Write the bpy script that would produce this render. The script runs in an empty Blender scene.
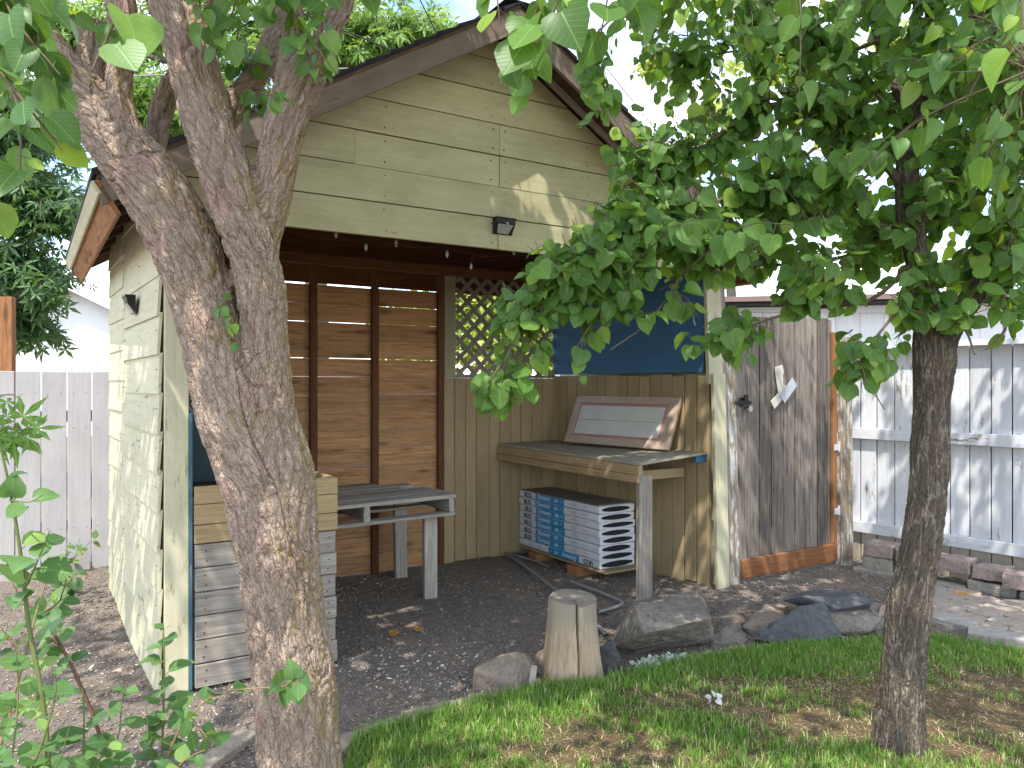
import bpy, bmesh, math, random
import numpy as np
from mathutils import Vector, Matrix, noise as mnoise

random.seed(7)
rng = np.random.default_rng(7)
R = math.radians
scene = bpy.context.scene
COL = scene.collection
F = 770.0
CAMZ = 1.5


def at(px, py, Y):
    return Vector(((px - 512) / F * Y, Y, CAMZ + (384 - py) / F * Y))


def gnd(px, py):
    Y = F * CAMZ / (py - 384)
    return Vector(((px - 512) / F * Y, Y, 0.0))


# ------------------------------------------------------------------ shed frame
SC = Vector((-1.672, 3.69, 0))
SA = math.atan2(0.533, 0.846)
SU = Vector((math.cos(SA), math.sin(SA), 0))
SW = Vector((-math.sin(SA), math.cos(SA), 0))


def sh(t, d, z=0.0):
    return SC + SU * t + SW * d + Vector((0, 0, z))


# ------------------------------------------------------------------ node helpers
class NT:
    def __init__(self, name):
        self.m = bpy.data.materials.new(name)
        self.m.use_nodes = True
        self.t = self.m.node_tree
        self.t.nodes.clear()
        self.out = self.t.nodes.new('ShaderNodeOutputMaterial')

    def n(self, typ, ins=None, **props):
        nd = self.t.nodes.new('ShaderNode' + typ)
        for k, v in props.items():
            setattr(nd, k, v)
        if ins:
            for k, v in ins.items():
                self.set(nd.inputs[k], v)
        return nd

    def set(self, sock, v):
        if isinstance(v, bpy.types.NodeSocket):
            self.t.links.new(v, sock)
        elif isinstance(v, bpy.types.Node):
            self.t.links.new(v.outputs[0], sock)
        else:
            if sock.type == 'RGBA' and len(v) == 3:
                v = (*v, 1)
            sock.default_value = v

    def uv(self):
        return self.n('UVMap').outputs[0]

    def obj(self):
        return self.n('TexCoord').outputs['Object']

    def attr(self, name, which=2):
        return self.n('Attribute', attribute_name=name).outputs[which]

    def scale(self, vec, s):
        return self.n('Mapping', {'Vector': vec, 'Scale': s}).outputs[0]

    def noise(self, vec, s=5, det=5, rough=.55, dist=0.0):
        return self.n('TexNoise', {'Vector': vec, 'Scale': s, 'Detail': det, 'Roughness': rough, 'Distortion': dist}).outputs[0]

    def ramp(self, fac, stops, interp='LINEAR'):
        r = self.n('ValToRGB', {'Fac': fac})
        e = r.color_ramp.elements
        r.color_ramp.interpolation = interp
        while len(e) < len(stops):
            e.new(0.5)
        for el, (p, c) in zip(e, stops):
            el.position = p
            if not hasattr(c, '__len__'):
                c = (c, c, c)
            el.color = (*c, 1)
        return r.outputs[0]

    def mix(self, fac, a, b, mode='MIX'):
        x = self.n('Mix', data_type='RGBA', blend_type=mode)
        self.set(x.inputs[0], fac)
        self.set(x.inputs[6], a)
        self.set(x.inputs[7], b)
        return x.outputs[2]

    def math(self, op, a, b=0.0, c=None):
        x = self.n('Math', operation=op)
        self.set(x.inputs[0], a)
        self.set(x.inputs[1], b)
        if c is not None:
            self.set(x.inputs[2], c)
        return x.outputs[0]

    def vary(self, col, val, lo=.75, hi=1.25):
        """multiply colour by a value range driven by val (0..1)"""
        m = self.n('MapRange', {'Value': val, 'To Min': lo, 'To Max': hi}).outputs[0]
        c = self.n('CombineXYZ', {0: m, 1: m, 2: m}).outputs[0]
        return self.mix(1.0, col, c, 'MULTIPLY')

    def bump(self, h, strength=.4, dist=.01, normal=None):
        b = self.n('Bump', {'Height': h, 'Strength': strength, 'Distance': dist})
        if normal is not None:
            self.set(b.inputs['Normal'], normal)
        return b.outputs[0]

    def principled(self, col, rough=.7, normal=None, spec=.3, metal=0.0):
        p = self.n('BsdfPrincipled', {'Base Color': col, 'Roughness': rough, 'Specular IOR Level': spec, 'Metallic': metal})
        if normal is not None:
            self.set(p.inputs['Normal'], normal)
        return p.outputs[0]

    def done(self, shader):
        self.t.links.new(shader, self.out.inputs[0])
        return self.m


def wood(name, light, dark, grain=1.0, rough=.8, paint=None, wear=.35, vary=.2, knots=False, stain=None, paint2=None, grime=.25, spec=.2):
    """Boards: UV runs in metres, U along the grain. Optional layer of worn paint."""
    T = NT(name)
    uv = T.uv()
    rnd = T.attr('rnd')
    g1 = T.noise(T.scale(uv, (2.2 * grain, 45 * grain, 1)), 1, 6, .6, .6)
    g2 = T.noise(T.scale(uv, (6 * grain, 160 * grain, 1)), 1, 4, .6)
    blot = T.noise(T.scale(uv, (2.5, 5, 1)), 1, 5, .65)
    col = T.mix(T.ramp(g1, [(.3, 0), (.72, 1)]), dark, light)
    col = T.mix(T.ramp(g2, [(.35, .45), (.6, 0)]), col, [c * .45 for c in dark])
    if knots:
        v = T.n('TexVoronoi', {'Vector': T.scale(uv, (2.2, 9, 1)), 'Scale': 1.0, 'Randomness': 1.0}).outputs[0]
        wv = T.noise(T.scale(uv, (3, 14, 1)), 1, 3, .5, 1.2)
        kn = T.ramp(T.math('ADD', v, T.math('MULTIPLY', wv, .25)), [(.22, 1), (.3, .35), (.36, 0)])
        col = T.mix(T.math('MULTIPLY', kn, .75), col, [c * .3 for c in dark])
        fl = T.ramp(T.noise(T.scale(uv, (1.7, 15, 1)), 1, 7, .72, 1.1), [(.54, 0), (.62, .6), (.67, .2), (.72, 0)])
        col = T.mix(fl, col, [c * .4 for c in dark])
    h = g1
    if paint:
        pc = T.mix(T.ramp(blot, [(.3, 0), (.75, 1)]), paint, paint2 or [c * .82 for c in paint])
        pc = T.mix(T.math('MULTIPLY', T.ramp(g1, [(.35, 1), (.6, 0)]), .3), pc, [c * .6 for c in paint])
        wn = T.noise(T.scale(uv, (7, 28, 1)), 1, 8, .72)
        wn2 = T.noise(T.scale(uv, (1.5, 2.5, 1)), 1, 3, .5)
        s = T.math('ADD', T.math('MULTIPLY', wn, .65), T.math('MULTIPLY', wn2, .35))
        mask = T.ramp(s, [(max(.0, wear - .03), 1), (wear + .03, 0)])
        col = T.mix(mask, pc, col)
        h = T.math('SUBTRACT', T.math('MULTIPLY', g1, .5), T.math('MULTIPLY', mask, .5))
    gr = T.ramp(T.noise(T.scale(uv, (1.2, 3, 1)), 2.0, 6, .7), [(.45, 0), (.75, 1)])
    col = T.mix(T.math('MULTIPLY', gr, grime), col, stain or (.08, .065, .05))
    col = T.vary(col, rnd, 1 - vary, 1 + vary)
    return T.done(T.principled(col, rough, T.bump(h, .5, .004), spec))


# ------------------------------------------------------------------ mesh helpers
def new_mesh(name, V, polys, uv=None, rnd=None, mats=(), midx=None, smooth=False):
    """polys: (k, m) int arrays or list of lists"""
    me = bpy.data.meshes.new(name)
    V = np.asarray(V, dtype=np.float32)
    groups = polys if isinstance(polys, (list, tuple)) and len(polys) and isinstance(polys[0], np.ndarray) else None
    if groups is None:
        me.from_pydata(V.tolist(), [], polys)
    else:
        me.vertices.add(len(V))
        me.vertices.foreach_set('co', V.ravel())
        loops = np.concatenate([g.ravel() for g in groups]).astype(np.int32)
        tot = np.concatenate([np.full(len(g), g.shape[1], dtype=np.int32) for g in groups])
        start = np.concatenate([[0], np.cumsum(tot)[:-1]]).astype(np.int32)
        me.loops.add(len(loops))
        me.loops.foreach_set('vertex_index', loops)
        me.polygons.add(len(tot))
        me.polygons.foreach_set('loop_start', start)
        me.polygons.foreach_set('loop_total', tot)
        me.update(calc_edges=True)
    if uv is not None:
        uvl = me.uv_layers.new(name='UVMap')
        li = np.empty(len(me.loops), dtype=np.int32)
        me.loops.foreach_get('vertex_index', li)
        uva = np.asarray(uv, dtype=np.float32)
        if len(uva) == len(V):
            uva = uva[li]
        uvl.data.foreach_set('uv', uva.ravel())
    if rnd is not None:
        a = me.attributes.new('rnd', 'FLOAT', 'POINT')
        a.data.foreach_set('value', np.asarray(rnd, dtype=np.float32))
    for m in mats:
        me.materials.append(m)
    if midx is not None:
        me.polygons.foreach_set('material_index', np.asarray(midx, dtype=np.int32))
    if smooth:
        me.polygons.foreach_set('use_smooth', np.ones(len(me.polygons), dtype=bool))
    me.validate()
    me.update()
    return me


def link(name, me, parent=None, loc=None, rot=None):
    o = bpy.data.objects.new(name, me)
    COL.objects.link(o)
    if parent is not None:
        o.parent = parent
    if loc is not None:
        o.location = loc
    if rot is not None:
        o.rotation_euler = rot
    return o


def tag(o, label=None, cat=None, group=None, kind=None):
    if label:
        o['label'] = label
    if cat:
        o['category'] = cat
    if group:
        o['group'] = group
    if kind:
        o['kind'] = kind
    return o


def thing(name, label, cat, loc=(0, 0, 0), rz=0.0, group=None):
    o = link(name, None, None, loc, (0, 0, rz))
    o.empty_display_size = .1
    return tag(o, label, cat, group)


def dup(root, loc, rot, label):
    r = root.copy()
    COL.objects.link(r)
    r.location = loc
    r.rotation_euler = rot
    r['label'] = label
    for ch in list(root.children):
        c = ch.copy()
        COL.objects.link(c)
        c.parent = r
        for g in list(ch.children):
            d = g.copy()
            COL.objects.link(d)
            d.parent = c
    return r


class MB:
    """collects boards and prisms into one mesh; UV u = along the grain, in metres"""

    def __init__(self):
        self.v, self.f, self.uv, self.r, self.mi = [], [], [], [], []

    def raw(self, verts, faces, axis=None, rnd=None, mi=0):
        verts = [Vector(v) for v in verts]
        b = len(self.v)
        rv = random.random() if rnd is None else rnd
        ou, ov = random.random() * 40, random.random() * 40
        if axis is None:
            mn = [min(v[i] for v in verts) for i in range(3)]
            mx = [max(v[i] for v in verts) for i in range(3)]
            k = max(range(3), key=lambda i: mx[i] - mn[i])
            axis = Vector([1.0 if i == k else 0.0 for i in range(3)])
        axis = axis.normalized()
        self.v += verts
        self.r += [rv] * len(verts)
        for f in faces:
            p = [verts[i] for i in f]
            n = Vector((0, 0, 0))
            for i in range(1, len(p) - 1):
                n += (p[i] - p[0]).cross(p[i + 1] - p[0])
            if n.length < 1e-12:
                n = Vector((0, 0, 1))
            n.normalize()
            a = axis - n * axis.dot(n)
            if a.length < .2:
                a = n.orthogonal()
                s = .25
            else:
                s = 1
            a.normalize()
            c = n.cross(a)
            self.f.append([b + i for i in f])
            self.mi.append(mi)
            for q in p:
                self.uv.append((ou + q.dot(a) * s, ov + q.dot(c) + 3.1 * abs(n.z) + 1.7 * abs(n.x)))

    def box(self, x0, x1, y0, y1, z0, z1, M=None, ch=.003, axis=None, rnd=None, mi=0, jit=0.0):
        lo, hi = (min(x0, x1), min(y0, y1), min(z0, z1)), (max(x0, x1), max(y0, y1), max(z0, z1))
        dim = [hi[i] - lo[i] for i in range(3)]
        ch = min(ch, min(dim) * .3)
        vs = []
        ix = {}
        for c in range(8):
            s = [(c >> i) & 1 for i in range(3)]
            base = [hi[i] if s[i] else lo[i] for i in range(3)]
            j = [random.uniform(-jit, jit) for _ in range(3)]
            for a in range(3):
                p = [base[i] + j[i] - (0 if i == a else (ch if s[i] else -ch)) for i in range(3)]
                ix[(c, a)] = len(vs)
                vs.append(Vector(p))
        fs = []
        for a in range(3):
            o1, o2 = (a + 1) % 3, (a + 2) % 3
            for s in (0, 1):
                q = []
                for (e1, e2) in ((0, 0), (1, 0), (1, 1), (0, 1)):
                    q.append(ix[((s << a) | (e1 << o1) | (e2 << o2), a)])
                fs.append(q if s else q[::-1])
        for a in range(3):
            o1, o2 = (a + 1) % 3, (a + 2) % 3
            for e1 in (0, 1):
                for e2 in (0, 1):
                    c0 = (e1 << o1) | (e2 << o2)
                    c1 = c0 | (1 << a)
                    q = [ix[(c0, o1)], ix[(c1, o1)], ix[(c1, o2)], ix[(c0, o2)]]
                    fs.append(q if e1 != e2 else q[::-1])
        for c in range(8):
            q = [ix[(c, 0)], ix[(c, 1)], ix[(c, 2)]]
            fs.append(q if bin(c).count('1') % 2 else q[::-1])
        if axis is None:
            k = max(range(3), key=lambda i: dim[i])
            axis = Vector([1.0 if i == k else 0.0 for i in range(3)])
        if M is not None:
            vs = [M @ v for v in vs]
            axis = M.to_3x3() @ axis
        self.raw(vs, fs, axis, rnd, mi)

    def bar(self, p, q, w, t, up=Vector((0, 0, 1)), **k):
        """box from p to q; w = size along up, t = size across"""
        p, q = Vector(p), Vector(q)
        x = (q - p)
        L = x.length
        x.normalize()
        y = Vector(up).cross(x).normalized()
        z = x.cross(y)
        M = Matrix((x, y, z)).transposed().to_4x4()
        M.translation = p
        self.box(0, L, -t / 2, t / 2, -w / 2, w / 2, M=M, **k)

    def prism(self, poly, lo, hi, plane='xz', **k):
        """polygon in a plane extruded along the third axis"""
        n = len(poly)

        def mk(a, b, c):
            return {'xz': Vector((a, c, b)), 'xy': Vector((a, b, c)), 'yz': Vector((c, a, b))}[plane]
        vs = [mk(a, b, lo) for a, b in poly] + [mk(a, b, hi) for a, b in poly]
        fs = [list(range(n))[::-1], list(range(n, 2 * n))]
        fs += [[i, (i + 1) % n, n + (i + 1) % n, n + i] for i in range(n)]
        self.raw(vs, fs, **k)

    def cyl(self, p, q, r, n=12, r2=None, **k):
        p, q = Vector(p), Vector(q)
        a = (q - p).normalized()
        b = a.orthogonal().normalized()
        c = a.cross(b)
        r2 = r if r2 is None else r2
        vs = []
        for P, rr in ((p, r), (q, r2)):
            for i in range(n):
                t = 2 * math.pi * i / n
                vs.append(P + b * math.cos(t) * rr + c * math.sin(t) * rr)
        fs = [list(range(n))[::-1], list(range(n, 2 * n))]
        fs += [[i, (i + 1) % n, n + (i + 1) % n, n + i] for i in range(n)]
        self.raw(vs, fs, a, **k)

    def build(self, name, mats, parent=None, smooth=False):
        if not isinstance(mats, (list, tuple)):
            mats = [mats]
        me = bpy.data.meshes.new(name)
        me.from_pydata([tuple(v) for v in self.v], [], self.f)
        uvl = me.uv_layers.new(name='UVMap')
        uvl.data.foreach_set('uv', np.asarray(self.uv, dtype=np.float32).ravel())
        a = me.attributes.new('rnd', 'FLOAT', 'POINT')
        a.data.foreach_set('value', np.asarray(self.r, dtype=np.float32))
        for m in mats:
            me.materials.append(m)
        me.polygons.foreach_set('material_index', np.asarray(self.mi, dtype=np.int32))
        bm = bmesh.new()
        bm.from_mesh(me)
        bmesh.ops.recalc_face_normals(bm, faces=bm.faces)
        bm.to_mesh(me)
        bm.free()
        if smooth:
            me.polygons.foreach_set('use_smooth', np.ones(len(me.polygons), dtype=bool))
        me.update()
        return link(name, me, parent)


def catmull(pts, step=.03):
    """pts: list of (Vector, r) -> resampled arrays P(n,3), r(n)"""
    P = [np.array([*p, r]) for p, r in pts]
    P = [2 * P[0] - P[1]] + P + [2 * P[-1] - P[-2]]
    out = []
    for i in range(1, len(P) - 2):
        a, b, c, d = P[i - 1], P[i], P[i + 1], P[i + 2]
        n = max(2, int(np.linalg.norm((c - b)[:3]) / step))
        for k in range(n):
            t = k / n
            out.append(.5 * ((2 * b) + (-a + c) * t + (2 * a - 5 * b + 4 * c - d) * t * t + (-a + 3 * b - 3 * c + d) * t ** 3))
    out.append(P[-2])
    A = np.array(out)
    return A[:, :3], np.maximum(A[:, 3], 5e-4)


def tube_arrays(P, r, k=8, base=0):
    n = len(P)
    T = np.gradient(P, axis=0)
    T /= np.linalg.norm(T, axis=1)[:, None] + 1e-9
    a = np.cross(T[0], [0.31, .2, .93])
    if np.linalg.norm(a) < 1e-3:
        a = np.cross(T[0], [1, 0, 0])
    A = []
    for i in range(n):
        a = a - T[i] * a.dot(T[i])
        a /= np.linalg.norm(a)
        A.append(a)
    A = np.array(A)
    B = np.cross(T, A)
    th = np.arange(k) * 2 * math.pi / k
    V = P[:, None, :] + r[:, None, None] * (A[:, None, :] * np.cos(th)[None, :, None] + B[:, None, :] * np.sin(th)[None, :, None])
    V = V.reshape(-1, 3)
    i = np.arange(n - 1)[:, None] * k
    j = np.arange(k)[None, :]
    q = np.stack([i + j, i + (j + 1) % k, i + k + (j + 1) % k, i + k + j], axis=-1).reshape(-1, 4)
    return V, q + base


class Tubes:
    def __init__(self):
        self.V, self.Q, self.n, self.rn = [], [], 0, []

    def add(self, pts, k=5, step=.05):
        P, r = catmull(pts, step)
        V, q = tube_arrays(P, r, k, self.n)
        self.V.append(V)
        self.Q.append(q)
        self.n += len(V)
        self.rn.append(np.full(len(V), random.random()))
        return P, r

    def build(self, name, mat, parent=None):
        me = new_mesh(name, np.concatenate(self.V), [np.concatenate(self.Q)], rnd=np.concatenate(self.rn), mats=[mat], smooth=True)
        return link(name, me, parent)


# ------------------------------------------------------------------ leaves
def leaf_template(kind='heart'):
    if kind == 'heart':
        ys = [0, .08, .28, .55, .81, 1.0]
        hw = [.17, .41, .51, .47, .25, 0]
        off = [-.07, -.02, .03, .02, 0, 0]
    elif kind == 'ovate':
        ys = [0, .12, .35, .6, .82, 1.0]
        hw = [.08, .29, .41, .38, .2, 0]
        off = [0, 0, 0, 0, 0, 0]
    if kind in ('heart', 'ovate'):
        V, uv = [], []
        for y, w, o in zip(ys, hw, off):
            bend = -.22 * y * y
            V.append((0, y, bend))
            uv.append((.5, y))
            if w:
                for s in (-1, 1):
                    V.append((s * w, y + o, bend + .3 * w * (1 - .3 * y)))
                    uv.append((.5 + s * .5 * w / .5, y))
        n = len(ys)
        f4, f3 = [], []
        for i in range(n - 1):
            c, l, r_ = 3 * i, 3 * i + 1, 3 * i + 2
            if i < n - 2:
                C, L, R_ = 3 * i + 3, 3 * i + 4, 3 * i + 5
                f4 += [(c, C, L, l), (c, r_, R_, C)]
            else:
                C = 3 * i + 3
                f3 += [(c, C, l), (c, r_, C)]
        return np.array(V), np.array(uv), np.array(f4), np.array(f3)
    if kind == 'maple':
        V, uv, f3 = [], [], []
        for ang, L in ((-115, .5), (-58, .85), (0, 1.05), (58, .85), (115, .5)):
            a = R(ang)
            d = np.array([math.sin(a), math.cos(a)])
            e = np.array([d[1], -d[0]])
            b = len(V)
            for k, w, z in ((0, 0, 0), (.45, .13, .03), (.45, -.13, .03), (1, 0, -.12)):
                p = d * k * L + e * w
                V.append((p[0], p[1] + .3, z))
                uv.append((.5 + .5 * w, .2 + .8 * k))
            f3 += [(b, b + 1, b + 3), (b, b + 3, b + 2)]
        return np.array(V), np.array(uv), np.zeros((0, 4), int), np.array(f3)


class Leaves:
    def __init__(self, kind='heart'):
        self.T = leaf_template(kind)
        self.p, self.tip, self.nor, self.s = [], [], [], []

    def add(self, p, tip, nor, s):
        self.p.append(tuple(p))
        self.tip.append(tuple(tip))
        self.nor.append(tuple(nor))
        self.s.append(s)

    def many(self, p, tip, nor, s):
        for a in zip(p, tip, nor, s):
            self.add(*a)

    def build(self, name, mat, parent=None):
        p = np.array(self.p)
        y = np.array(self.tip)
        z = np.array(self.nor)
        s = np.array(self.s)
        y /= np.linalg.norm(y, axis=1)[:, None] + 1e-9
        z = z - y * (z * y).sum(1)[:, None]
        z /= np.linalg.norm(z, axis=1)[:, None] + 1e-9
        x = np.cross(y, z)
        TV, TU, f4, f3 = self.T
        sx = s * rng.uniform(.72, 1.12, len(s))
        fold = rng.uniform(-.4, 2.3, len(s))
        V = p[:, None, :] + x[:, None, :] * (TV[None, :, 0] * sx[:, None])[..., None] + y[:, None, :] * (TV[None, :, 1] * s[:, None])[..., None] + z[:, None, :] * (TV[None, :, 2] * (s * fold)[:, None])[..., None]
        n, k = len(p), len(TV)
        off = (np.arange(n) * k)[:, None, None]
        polys = []
        if len(f4):
            polys.append((f4[None] + off).reshape(-1, 4))
        polys.append((f3[None] + off).reshape(-1, 3))
        me = new_mesh(name, V.reshape(-1, 3), polys, uv=np.tile(TU, (n, 1)), rnd=np.repeat(rng.random(n), k), mats=[mat], smooth=True)
        return link(name, me, parent)


def rvec():
    v = rng.normal(size=3)
    return v / np.linalg.norm(v)


def leafy_twig(tubes, leaves, p0, p1, n, size, r0=.004, sag=.08, start=.3, droop=.8, face=.45):
    """thin shoot from p0 to p1 with n leaves along it"""
    p0, p1 = np.array(p0, float), np.array(p1, float)
    L = np.linalg.norm(p1 - p0)
    mid = (p0 + p1) / 2 + rng.normal(size=3) * .08 * L + np.array([0, 0, sag * L])
    P, r = tubes.add([(p0, r0), (mid, r0 * .75), (p1, r0 * .35)], k=4, step=max(.03, L / 10))
    T = np.gradient(P, axis=0)
    for i in range(n):
        u = start + (1 - start) * (i + rng.random() * .6) / n
        j = min(len(P) - 1, int(u * (len(P) - 1)))
        t = T[j] / (np.linalg.norm(T[j]) + 1e-9)
        side = rvec()
        side -= t * side.dot(t)
        side /= np.linalg.norm(side) + 1e-9
        tip = side * .8 + t * .35 + np.array([0, 0, -droop]) + rvec() * .25
        nor = np.array([0, -.35, 1.0]) * (1 - face) + rvec() * .55 + np.array([0, -1, .25]) * face
        pet = size * rng.uniform(.15, .45)
        d = side * .8 + t * .3 + np.array([0, 0, -.2])
        leaves.add(P[j] + d / np.linalg.norm(d) * pet, tip, nor, size * rng.uniform(.4, 1.2))
        if pet > .012:
            V, q = tube_arrays(np.array([P[j], P[j] + d / np.linalg.norm(d) * pet]), np.array([.0012, .001]), 3, tubes.n)
            tubes.V.append(V)
            tubes.Q.append(q)
            tubes.n += len(V)
            tubes.rn.append(np.full(len(V), .5))


# ------------------------------------------------------------------ bark: union of limbs, furrowed
def limb_mesh(name, limbs, voxel, disp, f_across, f_along, mat, parent, loc, seed=0.0):
    """limbs: list of [(Vector,r),...]; welded by a voxel remesh, then displaced into bark"""
    V, Q, SP, ST, SS = [], [], [], [], []
    n = 0
    for L in limbs:
        P, r = catmull(L, .025)
        tv, tq = tube_arrays(P, r, 28, n)
        k = len(tv)
        capv = np.array([P[0], P[-1]])
        V += [tv, capv]
        last = n + k - 28
        Q += [q.tolist() for q in tq]
        Q += [[n + (i + 1) % 28, n + i, n + k] for i in range(28)]
        Q += [[last + i, last + (i + 1) % 28, n + k + 1] for i in range(28)]
        n += k + 2
        T = np.gradient(P, axis=0)
        T /= np.linalg.norm(T, axis=1)[:, None]
        s = np.concatenate([[0], np.cumsum(np.linalg.norm(np.diff(P, axis=0), axis=1))])
        SP.append(P)
        ST.append(T)
        SS.append(s + (P[0][2] if True else 0))
    SP, ST, SS = map(np.concatenate, (SP, ST, SS))
    me0 = bpy.data.meshes.new(name)
    me0.from_pydata(np.concatenate(V).tolist(), [], Q)
    tmp = link(name, me0)
    md = tmp.modifiers.new('w', 'REMESH')
    md.mode = 'VOXEL'
    md.voxel_size = voxel
    sm = tmp.modifiers.new('s', 'SMOOTH')
    sm.iterations = 4
    bpy.context.view_layer.update()
    dg = bpy.context.evaluated_depsgraph_get()
    me = bpy.data.meshes.new_from_object(tmp.evaluated_get(dg))
    bpy.data.objects.remove(tmp)
    bpy.data.meshes.remove(me0)
    nv = len(me.vertices)
    co = np.empty(nv * 3, dtype=np.float32)
    me.vertices.foreach_get('co', co)
    co = co.reshape(-1, 3)
    no = np.empty(nv * 3, dtype=np.float32)
    me.vertices.foreach_get('normal', no)
    no = no.reshape(-1, 3)
    idx = np.empty(nv, dtype=int)
    for a in range(0, nv, 4000):
        d = ((co[a:a + 4000, None, :] - SP[None]) ** 2).sum(-1)
        idx[a:a + 4000] = d.argmin(1)
    rel = co - SP[idx]
    al = (rel * ST[idx]).sum(1)
    perp = rel - ST[idx] * al[:, None]
    along = SS[idx] + al
    q = perp * f_across + np.array([0, 0, 1.0]) * (along * f_along)[:, None] + seed
    out = np.empty(nv)
    for i in range(nv):
        p = Vector(q[i])
        w = mnoise.noise(p * .5) * .7
        p2 = p + Vector((w, w * .6, w * 1.5))
        a = 1 - abs(mnoise.noise(p2)) * 2.4
        b = 1 - abs(mnoise.noise(p2 * 2.3 + Vector((5, 3, 1)))) * 2
        c = mnoise.noise(p2 * 5.1)
        big = mnoise.noise(Vector(co[i]) * 4.0)
        out[i] = -(max(a, 0) ** 2) * .75 - max(b, 0) ** 2 * .3 + c * .22 + big * .8
    co2 = co + no * (out * disp)[:, None]
    me.vertices.foreach_set('co', (co2 - np.array(loc)).astype(np.float32).ravel())
    at_ = me.attributes.new('bark', 'FLOAT_VECTOR', 'POINT')
    at_.data.foreach_set('vector', q.astype(np.float32).ravel())
    at2 = me.attributes.new('furrow', 'FLOAT', 'POINT')
    at2.data.foreach_set('value', out.astype(np.float32))
    me.materials.clear()
    me.materials.append(mat)
    me.polygons.foreach_set('use_smooth', np.ones(len(me.polygons), dtype=bool))
    me.update()
    return link('trunk', me, parent)
# ------------------------------------------------------------------ materials
M = {}
M['gable'] = wood('gable_paint', (.42, .38, .24), (.2, .16, .1), paint=(.56, .515, .31), paint2=(.47, .43, .25), wear=.375, vary=.08, grime=.45, stain=(.24, .2, .1))
M['side'] = wood('side_paint', (.42, .38, .28), (.2, .17, .12), paint=(.63, .59, .415), paint2=(.55, .51, .345), wear=.385, vary=.05, grime=.25, stain=(.36, .32, .22))
M['cream'] = wood('cream_paint', (.46, .41, .29), (.27, .23, .15), paint=(.62, .575, .40), paint2=(.53, .49, .33), wear=.39, vary=.06, grime=.3, stain=(.25, .2, .12))
M['cedar'] = wood('cedar', (.66, .38, .185), (.42, .215, .10), knots=True, vary=.2, grime=.2)
M['stud'] = wood('stud', (.2, .085, .035), (.11, .045, .02), vary=.1)
M['rake'] = wood('rake_wood', (.27, .205, .16), (.14, .1, .075), paint=(.23, .178, .145), paint2=(.165, .125, .1), wear=.46, vary=.1)
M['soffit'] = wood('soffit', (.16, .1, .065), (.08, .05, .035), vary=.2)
M['fascia'] = wood('fascia', (.42, .2, .085), (.25, .11, .045), vary=.1, knots=True)
M['tan'] = wood('tan_board', (.36, .27, .16), (.22, .16, .09), paint=(.40, .305, .175), paint2=(.345, .26, .145), wear=.33, vary=.1, grime=.3, stain=(.16, .11, .06))
M['trim'] = wood('trim_paint', (.34, .28, .18), (.2, .16, .1), paint=(.40, .36, .24), wear=.34, vary=.05)
M['lattice'] = wood('lattice_wood', (.36, .33, .28), (.25, .22, .185), vary=.12)
M['blue'] = wood('blue_board', (.05, .1, .2), (.03, .06, .13), paint=(.065, .175, .33), paint2=(.05, .14, .27), wear=.3, vary=.02, grime=.15, rough=.55)
M['grey_wood'] = wood('weathered_wood', (.45, .40, .34), (.23, .2, .168), vary=.16, grime=.3, stain=(.12, .1, .085))
M['pallet'] = wood('pallet_wood', (.58, .53, .46), (.33, .295, .25), vary=.16, grime=.3, stain=(.16, .14, .12))
M['gate'] = wood('gate_wood', (.32, .275, .235), (.13, .108, .09), vary=.34, grime=.4, stain=(.09, .07, .055), knots=True)
M['redwood'] = wood('redwood', (.36, .165, .07), (.22, .09, .038), vary=.12)
M['tanbox'] = wood('tan_box', (.50, .37, .21), (.36, .25, .13), vary=.08, grime=.2, stain=(.3, .2, .1))
M['bench'] = wood('bench_top', (.50, .45, .37), (.33, .29, .23), vary=.1, grime=.45, stain=(.22, .17, .12))
M['white'] = wood('white_paint', (.42, .36, .28), (.22, .18, .14), paint=(.68, .69, .72), paint2=(.58, .59, .62), wear=.40, vary=.07, grime=.4, stain=(.36, .34, .32))
M['white_worn'] = wood('white_worn', (.40, .32, .24), (.2, .15, .1), paint=(.66, .65, .62), paint2=(.5, .48, .45), wear=.52, vary=.06, grime=.3)
M['fence_back'] = wood('pale_fence', (.5, .47, .47), (.3, .28, .28), paint=(.52, .505, .505), paint2=(.42, .41, .41), wear=.37, vary=.06, grime=.3, stain=(.35, .33, .33))
M['fence_low'] = wood('fence_low', (.48, .42, .34), (.3, .26, .21), paint=(.52, .46, .37), paint2=(.42, .36, .29), wear=.4, vary=.12)
M['orange_block'] = wood('lumber', (.50, .24, .10), (.32, .14, .06), vary=.15)
M['garage'] = wood('garage_siding', (.6, .6, .6), (.4, .4, .4), paint=(.82, .82, .83), paint2=(.76, .76, .77), wear=.3, vary=.03, grime=.1)


def plain(name, col, rough=.6, var=.15, scale=20, metal=0.0, spec=.4, bump=.0):
    T = NT(name)
    n = T.noise(T.obj(), scale, 5, .6)
    c = T.mix(T.ramp(n, [(.3, 0), (.7, 1)]), col, [x * (1 - var) for x in col])
    return T.done(T.principled(c, rough, T.bump(n, bump, .004) if bump else None, spec, metal))


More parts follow.
